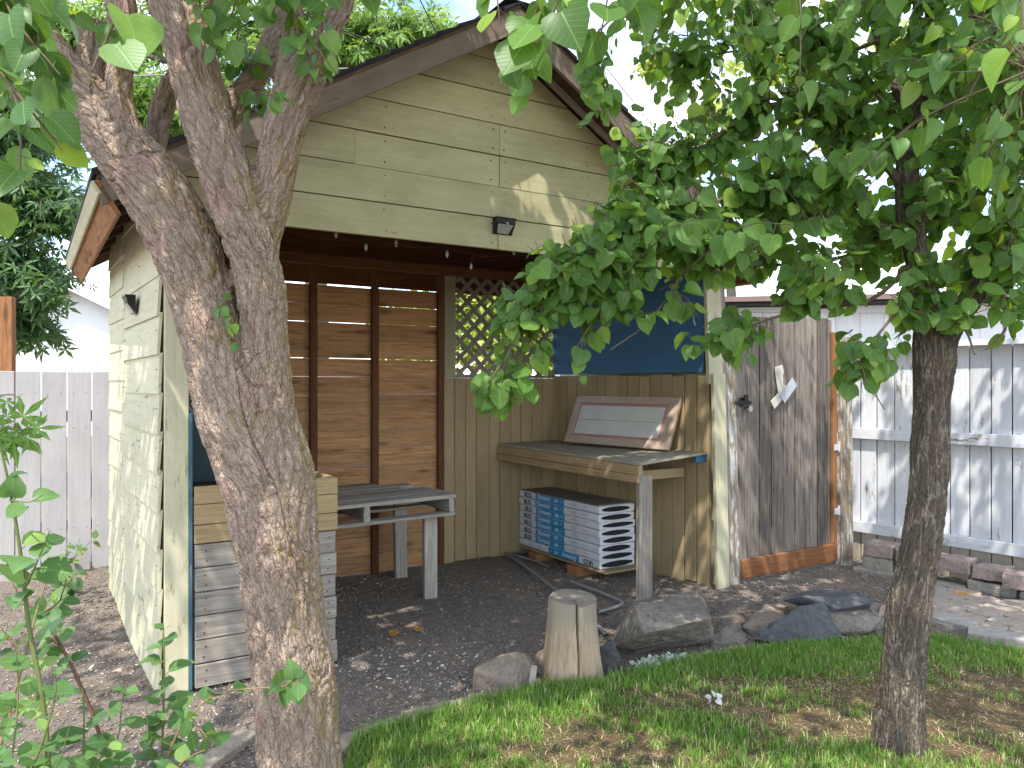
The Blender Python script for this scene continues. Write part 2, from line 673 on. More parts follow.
M['nail'] = plain('nail_rust', (.06, .04, .03), .7)
M['black'] = plain('black_plastic', (.012, .012, .013), .35)
M['lens'] = plain('lens_plastic', (.36, .35, .3), .25, spec=.5)
M['chrome'] = plain('chrome', (.6, .6, .6), .25, metal=1)
M['steel'] = plain('painted_steel', (.6, .6, .62), .5, .3, 40)
M['conduit'] = plain('conduit', (.32, .31, .3), .45, .35, 30)
M['teal'] = plain('teal_sheet', (.012, .05, .06), .5, .3, 6)
M['teal_edge'] = wood('teal_paint', (.3, .4, .42), (.15, .2, .22), paint=(.022, .09, .14), paint2=(.12, .22, .27), wear=.42, vary=.05)
M['darkwood'] = wood('dark_shelf', (.1, .07, .05), (.05, .035, .025))
M['bulb'] = plain('bulb', (.45, .45, .43), .2, spec=.6)
M['cord'] = plain('cord', (.02, .03, .02), .6)
M['wire'] = plain('cable', (.015, .015, .016), .6)
M['wrap'] = plain('wrapper', (.68, .69, .73), .4, .12, 14, bump=.3)
M['wraptop'] = plain('dusty_wrapper', (.26, .23, .2), .6, .3, 9, bump=.3)
M['bluefilm'] = plain('blue_film', (.02, .27, .52), .38, .15, 20)
M['ink'] = plain('ink', (.012, .012, .015), .5)
M['whiteink'] = plain('white_ink', (.62, .72, .8), .5)
M['greyink'] = plain('grey_ink', (.3, .31, .34), .5)
M['shingle'] = plain('asphalt_shingle', (.018, .02, .02), .85, .5, 160, bump=.6)
M['roofing'] = plain('roofing', (.03, .03, .034), .9, .5, 120, bump=.6)
M['card'] = plain('cardboard', (.36, .245, .165), .6, .15, 14)
M['pink'] = plain('pink_border', (.55, .27, .25), .6, .3, 120)
M['pane'] = plain('white_pane', (.66, .65, .61), .3, .1, 9)
M['film'] = plain('plastic_film', (.50, .38, .30), .18, .1, 9, spec=.6)
M['tape'] = plain('grey_tape', (.46, .48, .52), .5, .2, 30)
M['patch'] = plain('pale_patch', (.60, .56, .48), .6, .25, 30)
M['housewhite'] = plain('house_white', (.8, .8, .8), .6, .05, 3)
M['pebble'] = plain('white_stone', (.7, .69, .66), .7, .2, 20, bump=.3)


def stone(name, a, b, rough=.85, lichen=None, scale=6):
    T = NT(name)
    o = T.obj()
    n = T.noise(o, scale, 8, .65)
    n2 = T.noise(o, scale * 9, 6, .7)
    n3 = T.noise(T.scale(o, (1, 1, 3)), scale * .5, 4, .6, .8)
    c = T.mix(T.ramp(n, [(.3, 0), (.7, 1)]), a, b)
    c = T.mix(T.ramp(n2, [(.35, .6), (.55, 0)]), c, [x * .55 for x in a])
    if lichen:
        c = T.mix(T.ramp(n3, [(.55, 0), (.68, .7)]), c, lichen)
    h = T.math('ADD', T.math('MULTIPLY', n, .6), T.math('MULTIPLY', n2, .35))
    return T.done(T.principled(c, rough, T.bump(h, .8, .02), .25))


M['rock_grey'] = stone('rock_grey', (.17, .145, .122), (.285, .245, .205), lichen=(.3, .27, .22))
M['rock_blue'] = stone('rock_blue', (.078, .081, .085), (.125, .127, .128), lichen=(.2, .19, .17))
M['rock_brown'] = stone('rock_brown', (.21, .165, .13), (.33, .265, .21), lichen=(.32, .27, .22))
M['rock_dark'] = stone('rock_dark', (.06, .06, .062), (.1, .1, .1))
M['block_red'] = stone('block_red', (.30, .225, .20), (.40, .32, .285), scale=9, lichen=(.24, .19, .16))
M['block_grey'] = stone('block_grey', (.29, .26, .22), (.4, .36, .31), scale=9, lichen=(.2, .17, .13))
M['paver'] = stone('paver', (.34, .28, .23), (.44, .37, .31), scale=9, lichen=(.3, .27, .22))
M['slab'] = stone('slab', (.31, .29, .26), (.4, .37, .33), scale=5)
M['edging'] = stone('edging', (.32, .26, .2), (.42, .35, .27), scale=6, lichen=(.2, .16, .12))


def leafmat(name, dark, light, young=None, trans=.35, rough=.42):
    T = NT(name)
    uv = T.uv()
    rnd = T.attr('rnd')
    stops = [(0, dark), (.8, light)]
    if young:
        stops += [(.9, light), (.96, young)]
    c = T.ramp(rnd, stops)
    sx = T.n('SeparateXYZ', {0: uv})
    dx = T.math('ABSOLUTE', T.math('SUBTRACT', sx.outputs[0], .5))
    rib = T.ramp(dx, [(.0, 1), (.03, 0)])
    # side veins run out and forward from the midrib
    vv = T.math('FRACT', T.math('MULTIPLY', T.math('SUBTRACT', sx.outputs[1], T.math('MULTIPLY', dx, .8)), 7.0))
    vein = T.ramp(vv, [(.0, .5), (.1, 0), (.92, 0), (1, .5)])
    v = T.math('MAXIMUM', rib, vein)
    c = T.mix(T.math('MULTIPLY', v, .35), c, [min(1, x * 2.2 + .03) for x in light])
    off = T.n('VectorMath', {0: uv, 1: T.n('CombineXYZ', {0: T.math('MULTIPLY', rnd, 71.0), 1: T.math('MULTIPLY', rnd, 43.0)}).outputs[0]}, operation='ADD').outputs[0]
    spot = T.noise(off, 3, 4, .6)
    c = T.mix(T.ramp(T.noise(off, 7, 3, .5), [(.68, 0), (.72, .65)]), c, (.2, .13, .05))
    c = T.vary(c, spot, .8, 1.2)
    bk = T.n('NewGeometry').outputs['Backfacing']
    cb = T.mix(T.math('MULTIPLY', bk, .45), c, (.16, .22, .11))
    p = T.principled(cb, rough, T.bump(v, .25, .002), .4)
    tr = T.n('BsdfTranslucent', {'Color': T.mix(1.0, c, (1.9, 1.7, .6), 'MULTIPLY')}).outputs[0]
    mx = T.n('MixShader', {0: trans, 1: p, 2: tr}).outputs[0]
    return T.done(mx)


M['leaf'] = leafmat('apricot_leaf', (.072, .158, .034), (.145, .275, .06), (.28, .41, .08), trans=.48)
M['leaf_left'] = leafmat('apricot_leaf_young', (.06, .14, .03), (.13, .25, .055), (.24, .37, .07))
M['leaf_bush'] = leafmat('bush_leaf', (.055, .13, .04), (.12, .23, .075), (.24, .36, .1))
M['leaf_maple'] = leafmat('maple_leaf', (.035, .08, .03), (.075, .15, .05), None)
M['leaf_bright'] = leafmat('maple_leaf_bright', (.08, .165, .035), (.16, .275, .06), (.24, .35, .08))
M['leaf_yellow'] = leafmat('garden_leaf', (.2, .3, .06), (.38, .46, .1), (.5, .5, .16), trans=.45)
M['leaf_dry'] = leafmat('dry_leaf', (.35, .17, .04), (.45, .26, .06), None, trans=.15, rough=.7)
M['leaf_silver'] = leafmat('silver_leaf', (.35, .4, .36), (.5, .55, .5), None, trans=.15, rough=.7)
M['stem_green'] = plain('stem_green', (.14, .17, .05), .6)
M['stem_brown'] = plain('stem_brown', (.15, .075, .04), .6)
M['stem_tan'] = plain('stem_tan', (.26, .18, .09), .6)
M['twig'] = plain('twig', (.15, .11, .075), .8)


def barkmat(name, base, pale, dark, accent=None, moss=None, pale_amt=.22, crack=.34):
    T = NT(name)
    b = T.attr('bark', 1)
    fu = T.attr('furrow', 2)
    o = T.obj()
    n = T.noise(b, 2.2, 8, .7)
    n2 = T.noise(b, 9, 6, .7)
    c = T.mix(T.ramp(n, [(.32, 0), (.68, 1)]), base, [x * .7 for x in base])
    c = T.mix(T.math('MULTIPLY', T.ramp(n2, [(.48, 0), (.62, 1)]), pale_amt), c, pale)
    c = T.mix(T.ramp(n2, [(.3, .5), (.42, 0)]), c, dark)
    if accent:
        a = T.noise(o, 5.5, 3, .5)
        c = T.mix(T.ramp(a, [(.57, 0), (.66, .55)]), c, accent)
    if moss:
        # lichen on one side of the trunk, in patches
        nx = T.n('SeparateXYZ', {0: T.n('NewGeometry').outputs['Normal']}).outputs[0]
        a = T.noise(o, 7, 6, .7)
        a2 = T.noise(o, 60, 4, .7)
        mk = T.math('MULTIPLY', T.ramp(T.math('ADD', T.math('MULTIPLY', nx, .28), a), [(.62, 0), (.8, 1)]), T.ramp(a2, [(.38, .1), (.6, .85)]))
        c = T.mix(mk, c, moss)
    # plates parted by cracks, coloured darker along the crack lines
    wv = T.n('VectorMath', {0: b, 1: T.n('VectorMath', {0: T.n('TexNoise', {'Vector': b, 'Scale': 1.6, 'Detail': 3.0}).outputs[1], 1: (.9, .9, .9)}, operation='MULTIPLY').outputs[0]}, operation='ADD').outputs[0]
    ve = T.n('TexVoronoi', {'Vector': wv, 'Scale': 1.35}, feature='DISTANCE_TO_EDGE').outputs[0]
    ve2 = T.n('TexVoronoi', {'Vector': wv, 'Scale': 3.2}, feature='DISTANCE_TO_EDGE').outputs[0]
    pl = T.math('ADD', T.math('MULTIPLY', T.ramp(ve, [(0, 0), (.16, 1)]), .65), T.math('MULTIPLY', T.ramp(ve2, [(0, 0), (.14, 1)]), .35))
    c = T.mix(T.math('MULTIPLY', T.ramp(ve, [(0, 1), (.07, 0)]), crack), c, dark)
    h = T.math('ADD', pl, T.math('ADD', T.math('MULTIPLY', n, .45), T.math('MULTIPLY', n2, .45)))
    return T, c, fu, h


T, c, fu, h = barkmat('bark_left', (.47, .355, .28), (.58, .48, .39), (.24, .17, .13), (.42, .25, .22), (.40, .29, .08))
M['bark_left'] = T.done(T.principled(c, .9, T.bump(h, 1.0, .012), .15))
T, c, fu, h = barkmat('bark_right', (.16, .125, .095), (.24, .195, .15), (.06, .045, .035), None, None, .35, .3)
c = T.mix(T.ramp(fu, [(.0, .75), (.22, 0)]) if False else T.ramp(T.noise(T.scale(T.attr('bark', 1), (1, 1, .55)), .9, 4, .5, .35), [(.46, 0), (.5, .75), (.535, 0)]), c, (.36, .315, .25))
M['bark_right'] = T.done(T.principled(c, .9, T.bump(h, .9, .012), .15))
M['bark_far'] = plain('bark_far', (.12, .1, .08), .9, .4, 8, bump=.5)
M['bark_pale'] = plain('bark_pale', (.5, .4, .38), .8, .3, 8)

# ground: dark gravelly soil with chips of bark and stone
T = NT('soil')
o = T.obj()
n1 = T.noise(o, 1.1, 5, .6)
n2 = T.noise(o, 18, 8, .75)
n3 = T.noise(o, 90, 4, .8)
vo = T.n('TexVoronoi', {'Vector': o, 'Scale': 70.0}).outputs['Color']
vr = T.n('SeparateColor', {0: vo}).outputs[0]
c = T.mix(T.ramp(n1, [(.35, 0), (.65, 1)]), (.225, .195, .172), (.30, .243, .195))
c = T.mix(T.ramp(n2, [(.38, .65), (.56, 0)]), c, (.10, .088, .08))
c = T.mix(T.ramp(vr, [(.8, 0), (.9, .55), (1, .7)]), c, (.24, .19, .145))
h = T.math('ADD', T.math('MULTIPLY', n2, .6), T.math('MULTIPLY', n3, .4))
M['soil'] = T.done(T.principled(c, .95, T.bump(h, 1.0, .03), .15))

T = NT('lawn_soil')
o = T.obj()
n1 = T.noise(o, 2.4, 6, .65)
n2 = T.noise(o, 40, 6, .75)
c = T.mix(T.ramp(n1, [(.42, 0), (.58, 1)]), (.2, .122, .074), (.15, .112, .06))
c = T.mix(T.ramp(n2, [(.35, .8), (.6, 0)]), c, (.08, .055, .035))
n3 = T.noise(o, 130, 4, .7)
c = T.mix(T.ramp(n3, [(.55, 0), (.66, .7)]), c, (.42, .33, .2))
M['lawn_soil'] = T.done(T.principled(c, .95, T.bump(n2, 1.0, .02), .1))

T = NT('grass')
rnd = T.attr('rnd')
c = T.ramp(rnd, [(0, (.10, .21, .03)), (.45, (.17, .325, .05)), (.72, (.27, .42, .1)), (.78, (.56, .48, .26)), (1, (.6, .52, .34))])
c = T.vary(c, T.noise(T.obj(), 3, 3, .5), .75, 1.25)
p = T.principled(c, .55, None, .3)
tr = T.n('BsdfTranslucent', {'Color': T.mix(1.0, c, (1.5, 1.4, .6), 'MULTIPLY')}).outputs[0]
M['grass'] = T.done(T.n('MixShader', {0: .35, 1: p, 2: tr}).outputs[0])

T = NT('chips')
rnd = T.attr('rnd')
c = T.ramp(rnd, [(0, (.13, .115, .105)), (.4, (.2, .172, .15)), (.62, (.27, .21, .16)), (.8, (.34, .26, .18)), (.92, (.5, .43, .35)), (1, (.68, .64, .58))])
M['chips'] = T.done(T.principled(c, .9, None, .2))

# end grain and bark-less side of the split log
T = NT('log_side')
o = T.obj()
st = T.noise(T.scale(o, (14, 14, 1.2)), 1, 7, .65, .4)
fine = T.noise(T.scale(o, (70, 70, 3)), 1, 5, .65)
mp = T.noise(o, 5, 5, .6)
zz = T.n('SeparateXYZ', {0: o}).outputs[2]
c = T.mix(T.ramp(st, [(.3, 0), (.7, 1)]), (.36, .262, .172), (.51, .4, .285))
c = T.mix(T.ramp(fine, [(.34, .7), (.5, 0)]), c, (.24, .15, .08))
gm = T.math('MULTIPLY', T.ramp(T.math('ADD', zz, T.math('MULTIPLY', mp, .3)), [(.32, 0), (.5, 1)]), .8)
c = T.mix(gm, c, (.27, .235, .19))
M['log_side'] = T.done(T.principled(c, .85, T.bump(T.math('ADD', st, T.math('MULTIPLY', fine, .5)), .7, .008), .2))
T = NT('log_top')
o = T.obj()
rad = T.n('VectorMath', {0: T.scale(o, (1, 1, 0))}, operation='LENGTH').outputs[1]
rg = T.math('SINE', T.math('MULTIPLY', T.math('ADD', rad, T.math('MULTIPLY', T.noise(o, 9, 6, .65), .06)), 420.0))
c = T.mix(T.ramp(T.math('MULTIPLY_ADD', rg, .5, .5), [(.2, 0), (.9, 1)]), (.24, .2, .155), (.3, .255, .2))
c = T.mix(T.ramp(T.noise(o, 12, 6, .7), [(.45, 0), (.65, .7)]), c, (.14, .12, .1))
M['log_top'] = T.done(T.principled(c, .9, T.bump(rg, .3, .003), .2))
# ------------------------------------------------------------------ world, sun, camera
world = bpy.data.worlds.new('World')
scene.world = world
world.use_nodes = True
wt = world.node_tree
wt.nodes.clear()
SUN_DIR = Vector((-.17, -.56, 1.0)).normalized()          # towards the sun
elev = math.asin(SUN_DIR.z)
azim = math.atan2(SUN_DIR.x, SUN_DIR.y)                   # from +Y, clockwise
sky = wt.nodes.new('ShaderNodeTexSky')
sky.sky_type = 'NISHITA'
sky.sun_disc = False
sky.sun_elevation = elev
sky.sun_rotation = azim
sky.air_density = 1.0
sky.dust_density = .3
sky.ozone_density = 1.2
tc = wt.nodes.new('ShaderNodeTexCoord')
mp_ = wt.nodes.new('ShaderNodeMapping')
mp_.inputs['Scale'].default_value = (1.6, 1.6, 3.2)
wt.links.new(tc.outputs['Generated'], mp_.inputs[0])
cn = wt.nodes.new('ShaderNodeTexNoise')
cn.inputs['Scale'].default_value = 1.7
cn.inputs['Detail'].default_value = 7
cn.inputs['Roughness'].default_value = .55
wt.links.new(mp_.outputs[0], cn.inputs[0])
cr = wt.nodes.new('ShaderNodeValToRGB')
cr.color_ramp.elements[0].position = .42
cr.color_ramp.elements[0].color = (0, 0, 0, 1)
cr.color_ramp.elements[1].position = .66
cr.color_ramp.elements[1].color = (1, 1, 1, 1)
wt.links.new(cn.outputs[0], cr.inputs[0])
mx_ = wt.nodes.new('ShaderNodeMix')
mx_.data_type = 'RGBA'
wt.links.new(cr.outputs[0], mx_.inputs[0])
wt.links.new(sky.outputs[0], mx_.inputs[6])
mx_.inputs[7].default_value = (7.4, 7.4, 7.3, 1)
bg = wt.nodes.new('ShaderNodeBackground')
bg.inputs['Strength'].default_value = .14
wt.links.new(mx_.outputs[2], bg.inputs[0])
wo = wt.nodes.new('ShaderNodeOutputWorld')
wt.links.new(bg.outputs[0], wo.inputs[0])

sl = bpy.data.lights.new('sun', 'SUN')
sl.energy = 2.0
sl.angle = R(.5)
sl.color = (1.0, .95, .86)
so = bpy.data.objects.new('sun', sl)
COL.objects.link(so)
so.rotation_euler = (-SUN_DIR).to_track_quat('-Z', 'Y').to_euler()

cam = bpy.data.cameras.new('camera')
cam.sensor_width = 36
cam.lens = 36 * F / 1024
cam.clip_end = 2000
cam.clip_start = .05
co_ = bpy.data.objects.new('camera', cam)
COL.objects.link(co_)
co_.location = (0, 0, CAMZ)
co_.rotation_euler = (R(90), 0, 0)
scene.camera = co_
vs = scene.view_settings
vs.view_transform = 'Standard'
vs.look = 'None'
vs.gamma = 1
vs.use_curve_mapping = False
vs.exposure = 1.74
scene.cycles.max_bounces = 8
scene.cycles.transparent_max_bounces = 8
scene.cycles.use_adaptive_sampling = True
scene.cycles.use_denoising = True


# ------------------------------------------------------------------ ground and lawn
def axis_coords(lo, hi, step, far):
    a = list(np.arange(lo, hi + 1e-6, step))
    s, x = step, hi
    while x < far:
        s *= 1.6
        x += s
        a.append(x)
    s, x = step, lo
    while x > -far:
        s *= 1.6
        x -= s
        a.insert(0, x)
    return np.array(a)


LAWN_PX = [(352, 745), (375, 735), (400, 726), (440, 716), (475, 706), (505, 699), (545, 690), (600, 680), (650, 666), (700, 654), (740, 647), (790, 641), (840, 638), (885, 634), (930, 636), (970, 643), (1024, 652)]
LAWN_PX = [(a, b + (9 if 735 < a < 900 else 8 if 590 <= a < 720 else 5 if a >= 590 else 2)) for a, b in LAWN_PX]
lawn_poly = [gnd(*p) for p in LAWN_PX] + [Vector((3.4, 4.3, 0)), Vector((6, 3.2, 0)), Vector((7, -6, 0)), Vector((-.2, -6, 0)), Vector((-.45, 1.5, 0)), Vector((-.6, 2.6, 0))]
LP = np.array([(p.x, p.y) for p in lawn_poly])


def inside(x, y, P=LP):
    r = np.zeros(len(x), dtype=bool)
    n = len(P)
    for i in range(n):
        (x1, y1), (x2, y2) = P[i], P[(i + 1) % n]
        c = ((y1 > y) != (y2 > y)) & (x < (x2 - x1) * (y - y1) / (y2 - y1 + 1e-12) + x1)
        r ^= c
    return r


def gz(x, y):
    """height of the ground"""
    z = 0.012 * mnoise.noise(Vector((x * 1.7, y * 1.7, 0))) + .006 * mnoise.noise(Vector((x * 6, y * 6, 3)))
    if abs(x) < 9 and y < 9 and y > 1:
        # loose soil banked along the side of the shed and up to the back fence
        dx = x + 2.75
        z += .10 * math.exp(-(dx / .55) ** 2 - ((y - 5.6) / 1.1) ** 2)
        z += .02 * mnoise.noise(Vector((x * 11, y * 11, 7))) * math.exp(-(dx / .5) ** 2 - ((y - 5.0) / .6) ** 2)
    return z


xs = axis_coords(-4.5, 4.5, .05, 350)
ys = axis_coords(1.6, 8.4, .05, 350)
GX, GY = np.meshgrid(xs, ys)
GXf, GYf = GX.ravel(), GY.ravel()
GZ = np.array([gz(a, b) if (abs(a) < 12 and -4 < b < 12) else 0.0 for a, b in zip(GXf, GYf)])
nx_, ny_ = len(xs), len(ys)
ii = (np.arange(ny_ - 1)[:, None] * nx_ + np.arange(nx_ - 1)[None, :]).ravel()
gm_ = new_mesh('ground', np.stack([GXf, GYf, GZ], 1), [np.stack([ii, ii + 1, ii + nx_ + 1, ii + nx_], 1)], mats=[M['soil']], smooth=True)
tag(link('ground', gm_), kind='structure')

bm = bmesh.new()
fv = [bm.verts.new((p.x, p.y, 0)) for p in lawn_poly]
bm.faces.new(fv)
bmesh.ops.triangulate(bm, faces=bm.faces)
bmesh.ops.subdivide_edges(bm, edges=bm.edges, cuts=5, use_grid_fill=True)
for v in bm.verts:
    v.co.z = .032 + .006 * mnoise.noise(Vector((v.co.x * 5, v.co.y * 5, 1)))
bmesh.ops.recalc_face_normals(bm, faces=bm.faces)
me = bpy.data.meshes.new('lawn')
bm.to_mesh(me)
bm.free()
me.materials.append(M['lawn_soil'])
tag(link('lawn', me), kind='structure')

# grass blades: thick along the stone edge, thin and patchy towards the camera and round the tree
BARE = [(gnd(585, 740), .2, .13), (gnd(690, 705), .3, .12), (gnd(610, 765), .22, .12), (gnd(950, 720), .42, .3), (gnd(835, 735), .2, .12), (gnd(745, 720), .14, .1), (gnd(890, 700), .2, .12), (gnd(1010, 690), .3, .14), (gnd(730, 690), .16, .07), (gnd(520, 760), .1, .06), (gnd(800, 690), .18, .06)]
NB = 230000
bx = rng.uniform(-.7, 3.6, NB)
by = rng.uniform(2.2, 4.75, NB)
k_ = inside(bx, by)
# keep to what lies near the frame
k_ &= np.abs(bx) < by * .74 + .3
bx, by = bx[k_], by[k_]
# distance to the stone edge of the lawn
edge = LP[:len(LAWN_PX)]
de = np.full(len(bx), 9.0)
for (x1, y1), (x2, y2) in zip(edge[:-1], edge[1:]):
    L2 = (x2 - x1) ** 2 + (y2 - y1) ** 2
    t = np.clip(((bx - x1) * (x2 - x1) + (by - y1) * (y2 - y1)) / L2, 0, 1)
    de = np.minimum(de, np.hypot(bx - x1 - t * (x2 - x1), by - y1 - t * (y2 - y1)))
nz = np.array([mnoise.noise(Vector((a * 2.6, b * 2.6, 9))) + .5 * mnoise.noise(Vector((a * 8, b * 8, 4))) for a, b in zip(bx, by)])
nf = np.array([mnoise.noise(Vector((a * 16, b * 16, 2))) for a, b in zip(bx, by)])
dens = .70 + .5 * nz + .5 * nf + .85 * np.exp(-de / .25) - .12 * np.clip(bx - 1.0, 0, 2)
for p, rx, ry in BARE:
    w = np.exp(-(((bx - p.x) / rx) ** 2 + ((by - p.y) / ry) ** 2) * (1 + .8 * nf))
    dens -= .95 * w
k_ = rng.random(len(bx)) < np.clip(dens, .17, 1)
bx, by, de, dens = bx[k_], by[k_], de[k_], np.clip(dens[k_], 0, 1)
n = len(bx)
hgt = (.020 + .042 * rng.random(n) ** 1.3) * (.65 + .5 * dens) + .016 * np.exp(-de / .1) * rng.random(n) * (bx < 1.0) + .03 * (rng.random(n) < .05) * rng.random(n)
az = rng.uniform(0, 2 * math.pi, n)
lean = rng.uniform(.1, 1.0, n) + .6 * (dens < .35)
wd = rng.uniform(.0011, .0026, n)
dx_, dy_ = np.cos(az), np.sin(az)
base = np.stack([bx, by, np.full(n, .026)], 1)
sd = np.stack([-dy_, dx_, np.zeros(n)], 1) * wd[:, None]
mid = base + np.stack([dx_ * lean * hgt * .3, dy_ * lean * hgt * .3, hgt * np.maximum(.62 - .25 * lean, .12)], 1)
tp = base + np.stack([dx_ * lean * hgt * .95, dy_ * lean * hgt * .95, hgt * np.maximum(1.05 - .55 * lean, .12)], 1)
V = np.stack([base - sd, base + sd, mid + sd * .8, mid - sd * .8, tp], 1).reshape(-1, 3)
o5 = np.arange(n) * 5
gr_r = rng.random(n)
dry = rng.random(n) < (.07 + .62 * (1 - dens) ** 1.8)
gr_r = np.where(dry, .78 + .22 * gr_r, .72 * gr_r)
gme = new_mesh('grass', V, [np.stack([o5, o5 + 1, o5 + 2, o5 + 3], 1), np.stack([o5 + 3, o5 + 2, o5 + 4], 1)], rnd=np.repeat(gr_r, 5), mats=[M['grass']])
tag(link('grass', gme), 'short patchy green lawn grass with bare brown spots', 'grass', kind='stuff')

# chips of bark and gravel lying on the soil
NC = 95000
cx = rng.uniform(-3.6, 3.6, NC)
cy = 2.6 + 4.6 * rng.random(NC) ** 1.4
k_ = ~inside(cx, cy) & (np.abs(cx) < cy * .72 + .3)
cx, cy = cx[k_], cy[k_]
n = len(cx)
cn_ = np.array([mnoise.noise(Vector((a * 1.3, b * 1.3, 5))) for a, b in zip(cx, cy)])
size = .003 + .007 * rng.random(n) ** 2.2
big = rng.random(n) < .02
size = np.where(big, size * 2.0, size)
cz = np.array([gz(a, b) for a, b in zip(cx, cy)]) + size * .3
octa = np.array([(1, 0, 0), (0, 1, 0), (-1, 0, 0), (0, -1, 0), (0, 0, 1), (0, 0, -1)], float)
of = np.array([(0, 1, 4), (1, 2, 4), (2, 3, 4), (3, 0, 4), (1, 0, 5), (2, 1, 5), (3, 2, 5), (0, 3, 5)])
jit = octa[None] * (1 + .5 * rng.normal(size=(n, 6, 1)) * .6)
el = np.stack([rng.uniform(.8, 2.2, n), rng.uniform(.6, 1.0, n), rng.uniform(.3, .7, n)], 1)
jit = jit * el[:, None, :] * size[:, None, None]
an = rng.uniform(0, 6.283, n)
ca, sa = np.cos(an)[:, None], np.sin(an)[:, None]
X = jit[..., 0] * ca - jit[..., 1] * sa + cx[:, None]
Y = jit[..., 0] * sa + jit[..., 1] * ca + cy[:, None]
Z = jit[..., 2] + cz[:, None] + jit[..., 0] * rng.uniform(-.4, .4, n)[:, None]
V = np.stack([X, Y, Z], -1).reshape(-1, 3)
off = (np.arange(n) * 6)[:, None, None]
cr_ = np.clip(rng.random(n) * (.85 + .25 * cn_) + .08 * (cx > .9) + .12 * (cy < 4.3), 0, 1)
chm = new_mesh('gravel', V, [(of[None] + off).reshape(-1, 3)], rnd=np.repeat(cr_, 6), mats=[M['chips']])
tag(link('gravel', chm), 'loose bark chips and gravel scattered over the dark soil', 'gravel', kind='stuff')
# ------------------------------------------------------------------ the shed
shed = thing('shed', 'weathered cream wooden shed with an open front and a dark gabled roof', 'shed', SC, SA)
APX, APZ, SLP = 1.84, 3.69, .6
D0, D1 = -.30, 2.30


def zr(t, drop=0.0):
    return APZ - drop - SLP * abs(t - APX)


def tz(z, side, drop=0.0):
    return APX + side * (APZ - drop - z) / SLP


# left side wall: lapped boards, splayed a little outwards
ang = math.atan2(.05, 2.0)
ML = Matrix.Rotation(ang, 4, 'Z')


def lap(mb, y0, y1, z0, z1, x, out=.014, th=.016, M=None, sgn=-1):
    j = [random.uniform(-.004, .004) for _ in range(4)]
    p = []
    for y, ja, jb in ((y0, j[0], j[1]), (y1, j[2], j[3])):
        p += [(x + sgn * out, y, z0 + ja), (x + sgn * (out + th), y, z0 + ja), (x + sgn * (th + .001), y, z1 + jb), (x, y, z1 + jb)]
    v = [Vector(q) for q in p]
    if M is not None:
        v = [M @ q for q in v]
    mb.raw(v, [[0, 1, 2, 3], [7, 6, 5, 4], [0, 4, 5, 1], [1, 5, 6, 2], [2, 6, 7, 3], [3, 7, 4, 0]], Vector((0, 1, 0)))


mb = MB()
nl = MB()
z, k = .12, 0
while z < 2.5:
    z1 = min(z + .19, 2.505)
    jy = 1.27 + random.uniform(-.07, .05)
    lap(mb, .003, jy - .004, z, z1 + .012, 0, M=ML, out=random.uniform(.008, .015), th=.013)
    zz0, zz1 = z + .075, min(z + .265, 2.505)
    lap(mb, jy, 2.0, zz0, zz1 + .012, 0, M=ML, out=random.uniform(.008, .014), th=.013)
    for yy in (.06, .62, jy - .05, jy + .05, 1.93):
        for q in (.03, .12):
            P = ML @ Vector((-.030, yy + random.uniform(-.01, .01), z + q))
            nl.cyl(P + Vector((.006, 0, 0)), P + Vector((.012, 0, 0)), .0022, 6)
    z = z1
lap(mb, .012, 1.25, -.06, .132, 0, M=ML, out=.014)
lap(mb, 1.256, 2.0, -.06, .21, 0, M=ML, out=.012)
mb.box(.004, .016, .0, 2.0, -.05, 2.5, M=ML, axis=Vector((0, 1, 0)))
mb.v += nl.v
b = len(mb.v) - len(nl.v)
mb.f += [[i + b for i in f] for f in nl.f]
mb.uv += nl.uv
mb.r += nl.r
mb.mi += [1] * len(nl.f)
mb.build('side_siding', [M['side'], M['nail']], shed)

mb = MB()
mb.box(.004, .112, -.024, -.002, -.05, 2.46, jit=.002)
mb.build('corner_board', M['cream'], shed)

# gable boards, cut to the roof slope
mb = MB()
z, k = 2.316, 0
splits = {0: [1.86], 1: [], 2: [1.87, .95], 3: [1.87], 4: [], 5: [2.3], 6: []}
dr = .10
while z < APZ - dr - .02:
    z1 = z + .19
    zt = min(z1 - .0065, APZ - dr - .005)
    l0, l1 = max(-.02, tz(z, -1, dr)), max(-.02, tz(zt, -1, dr))
    r0, r1 = min(3.79, tz(z, 1, dr)), min(3.79, tz(zt, 1, dr))
    cuts = [c for c in splits.get(k, []) if l1 < c < r1]
    prevb = prevt = None
    edges = [(l0, l1)] + [(c, c) for c in sorted(cuts)] + [(r0, r1)]
    for (a0, a1), (b0, b1) in zip(edges[:-1], edges[1:]):
        g0 = .0015 if (a0, a1) != edges[0] else 0
        jz = random.uniform(-.0015, .0015)
        dd = random.uniform(0, .007)
        poly = [(a0 + g0, z + jz), (b0 - .0015, z + jz), (b1 - .0015, zt + jz), (a1 + g0, zt + jz)]
        mb.prism(poly, -.024 - dd, -.002, axis=Vector((1, 0, 0)))
    for st in (.25, 1.13, 1.82, 1.91, 2.55, 3.2):
        if l1 + .04 < st < r1 - .04:
            for q in (.035, .15):
                if z + q < zr(st, dr) - .02:
                    x = st + random.uniform(-.012, .012)
                    mb.cyl((x, -.0325, z + q), (x, -.02, z + q), .0036, 6, mi=1)
    z = z1
    k += 1
mb.prism([(-.01, 2.318), (3.78, 2.318), (3.78, zr(3.78, dr)), (APX, APZ - dr), (-.01, zr(-.01, dr))], 0.0, .008, axis=Vector((1, 0, 0)))  # added thin sheet behind the boards, stops light leaking through the gaps
mb.build('gable_siding', [M['gable'], M['nail']], shed)

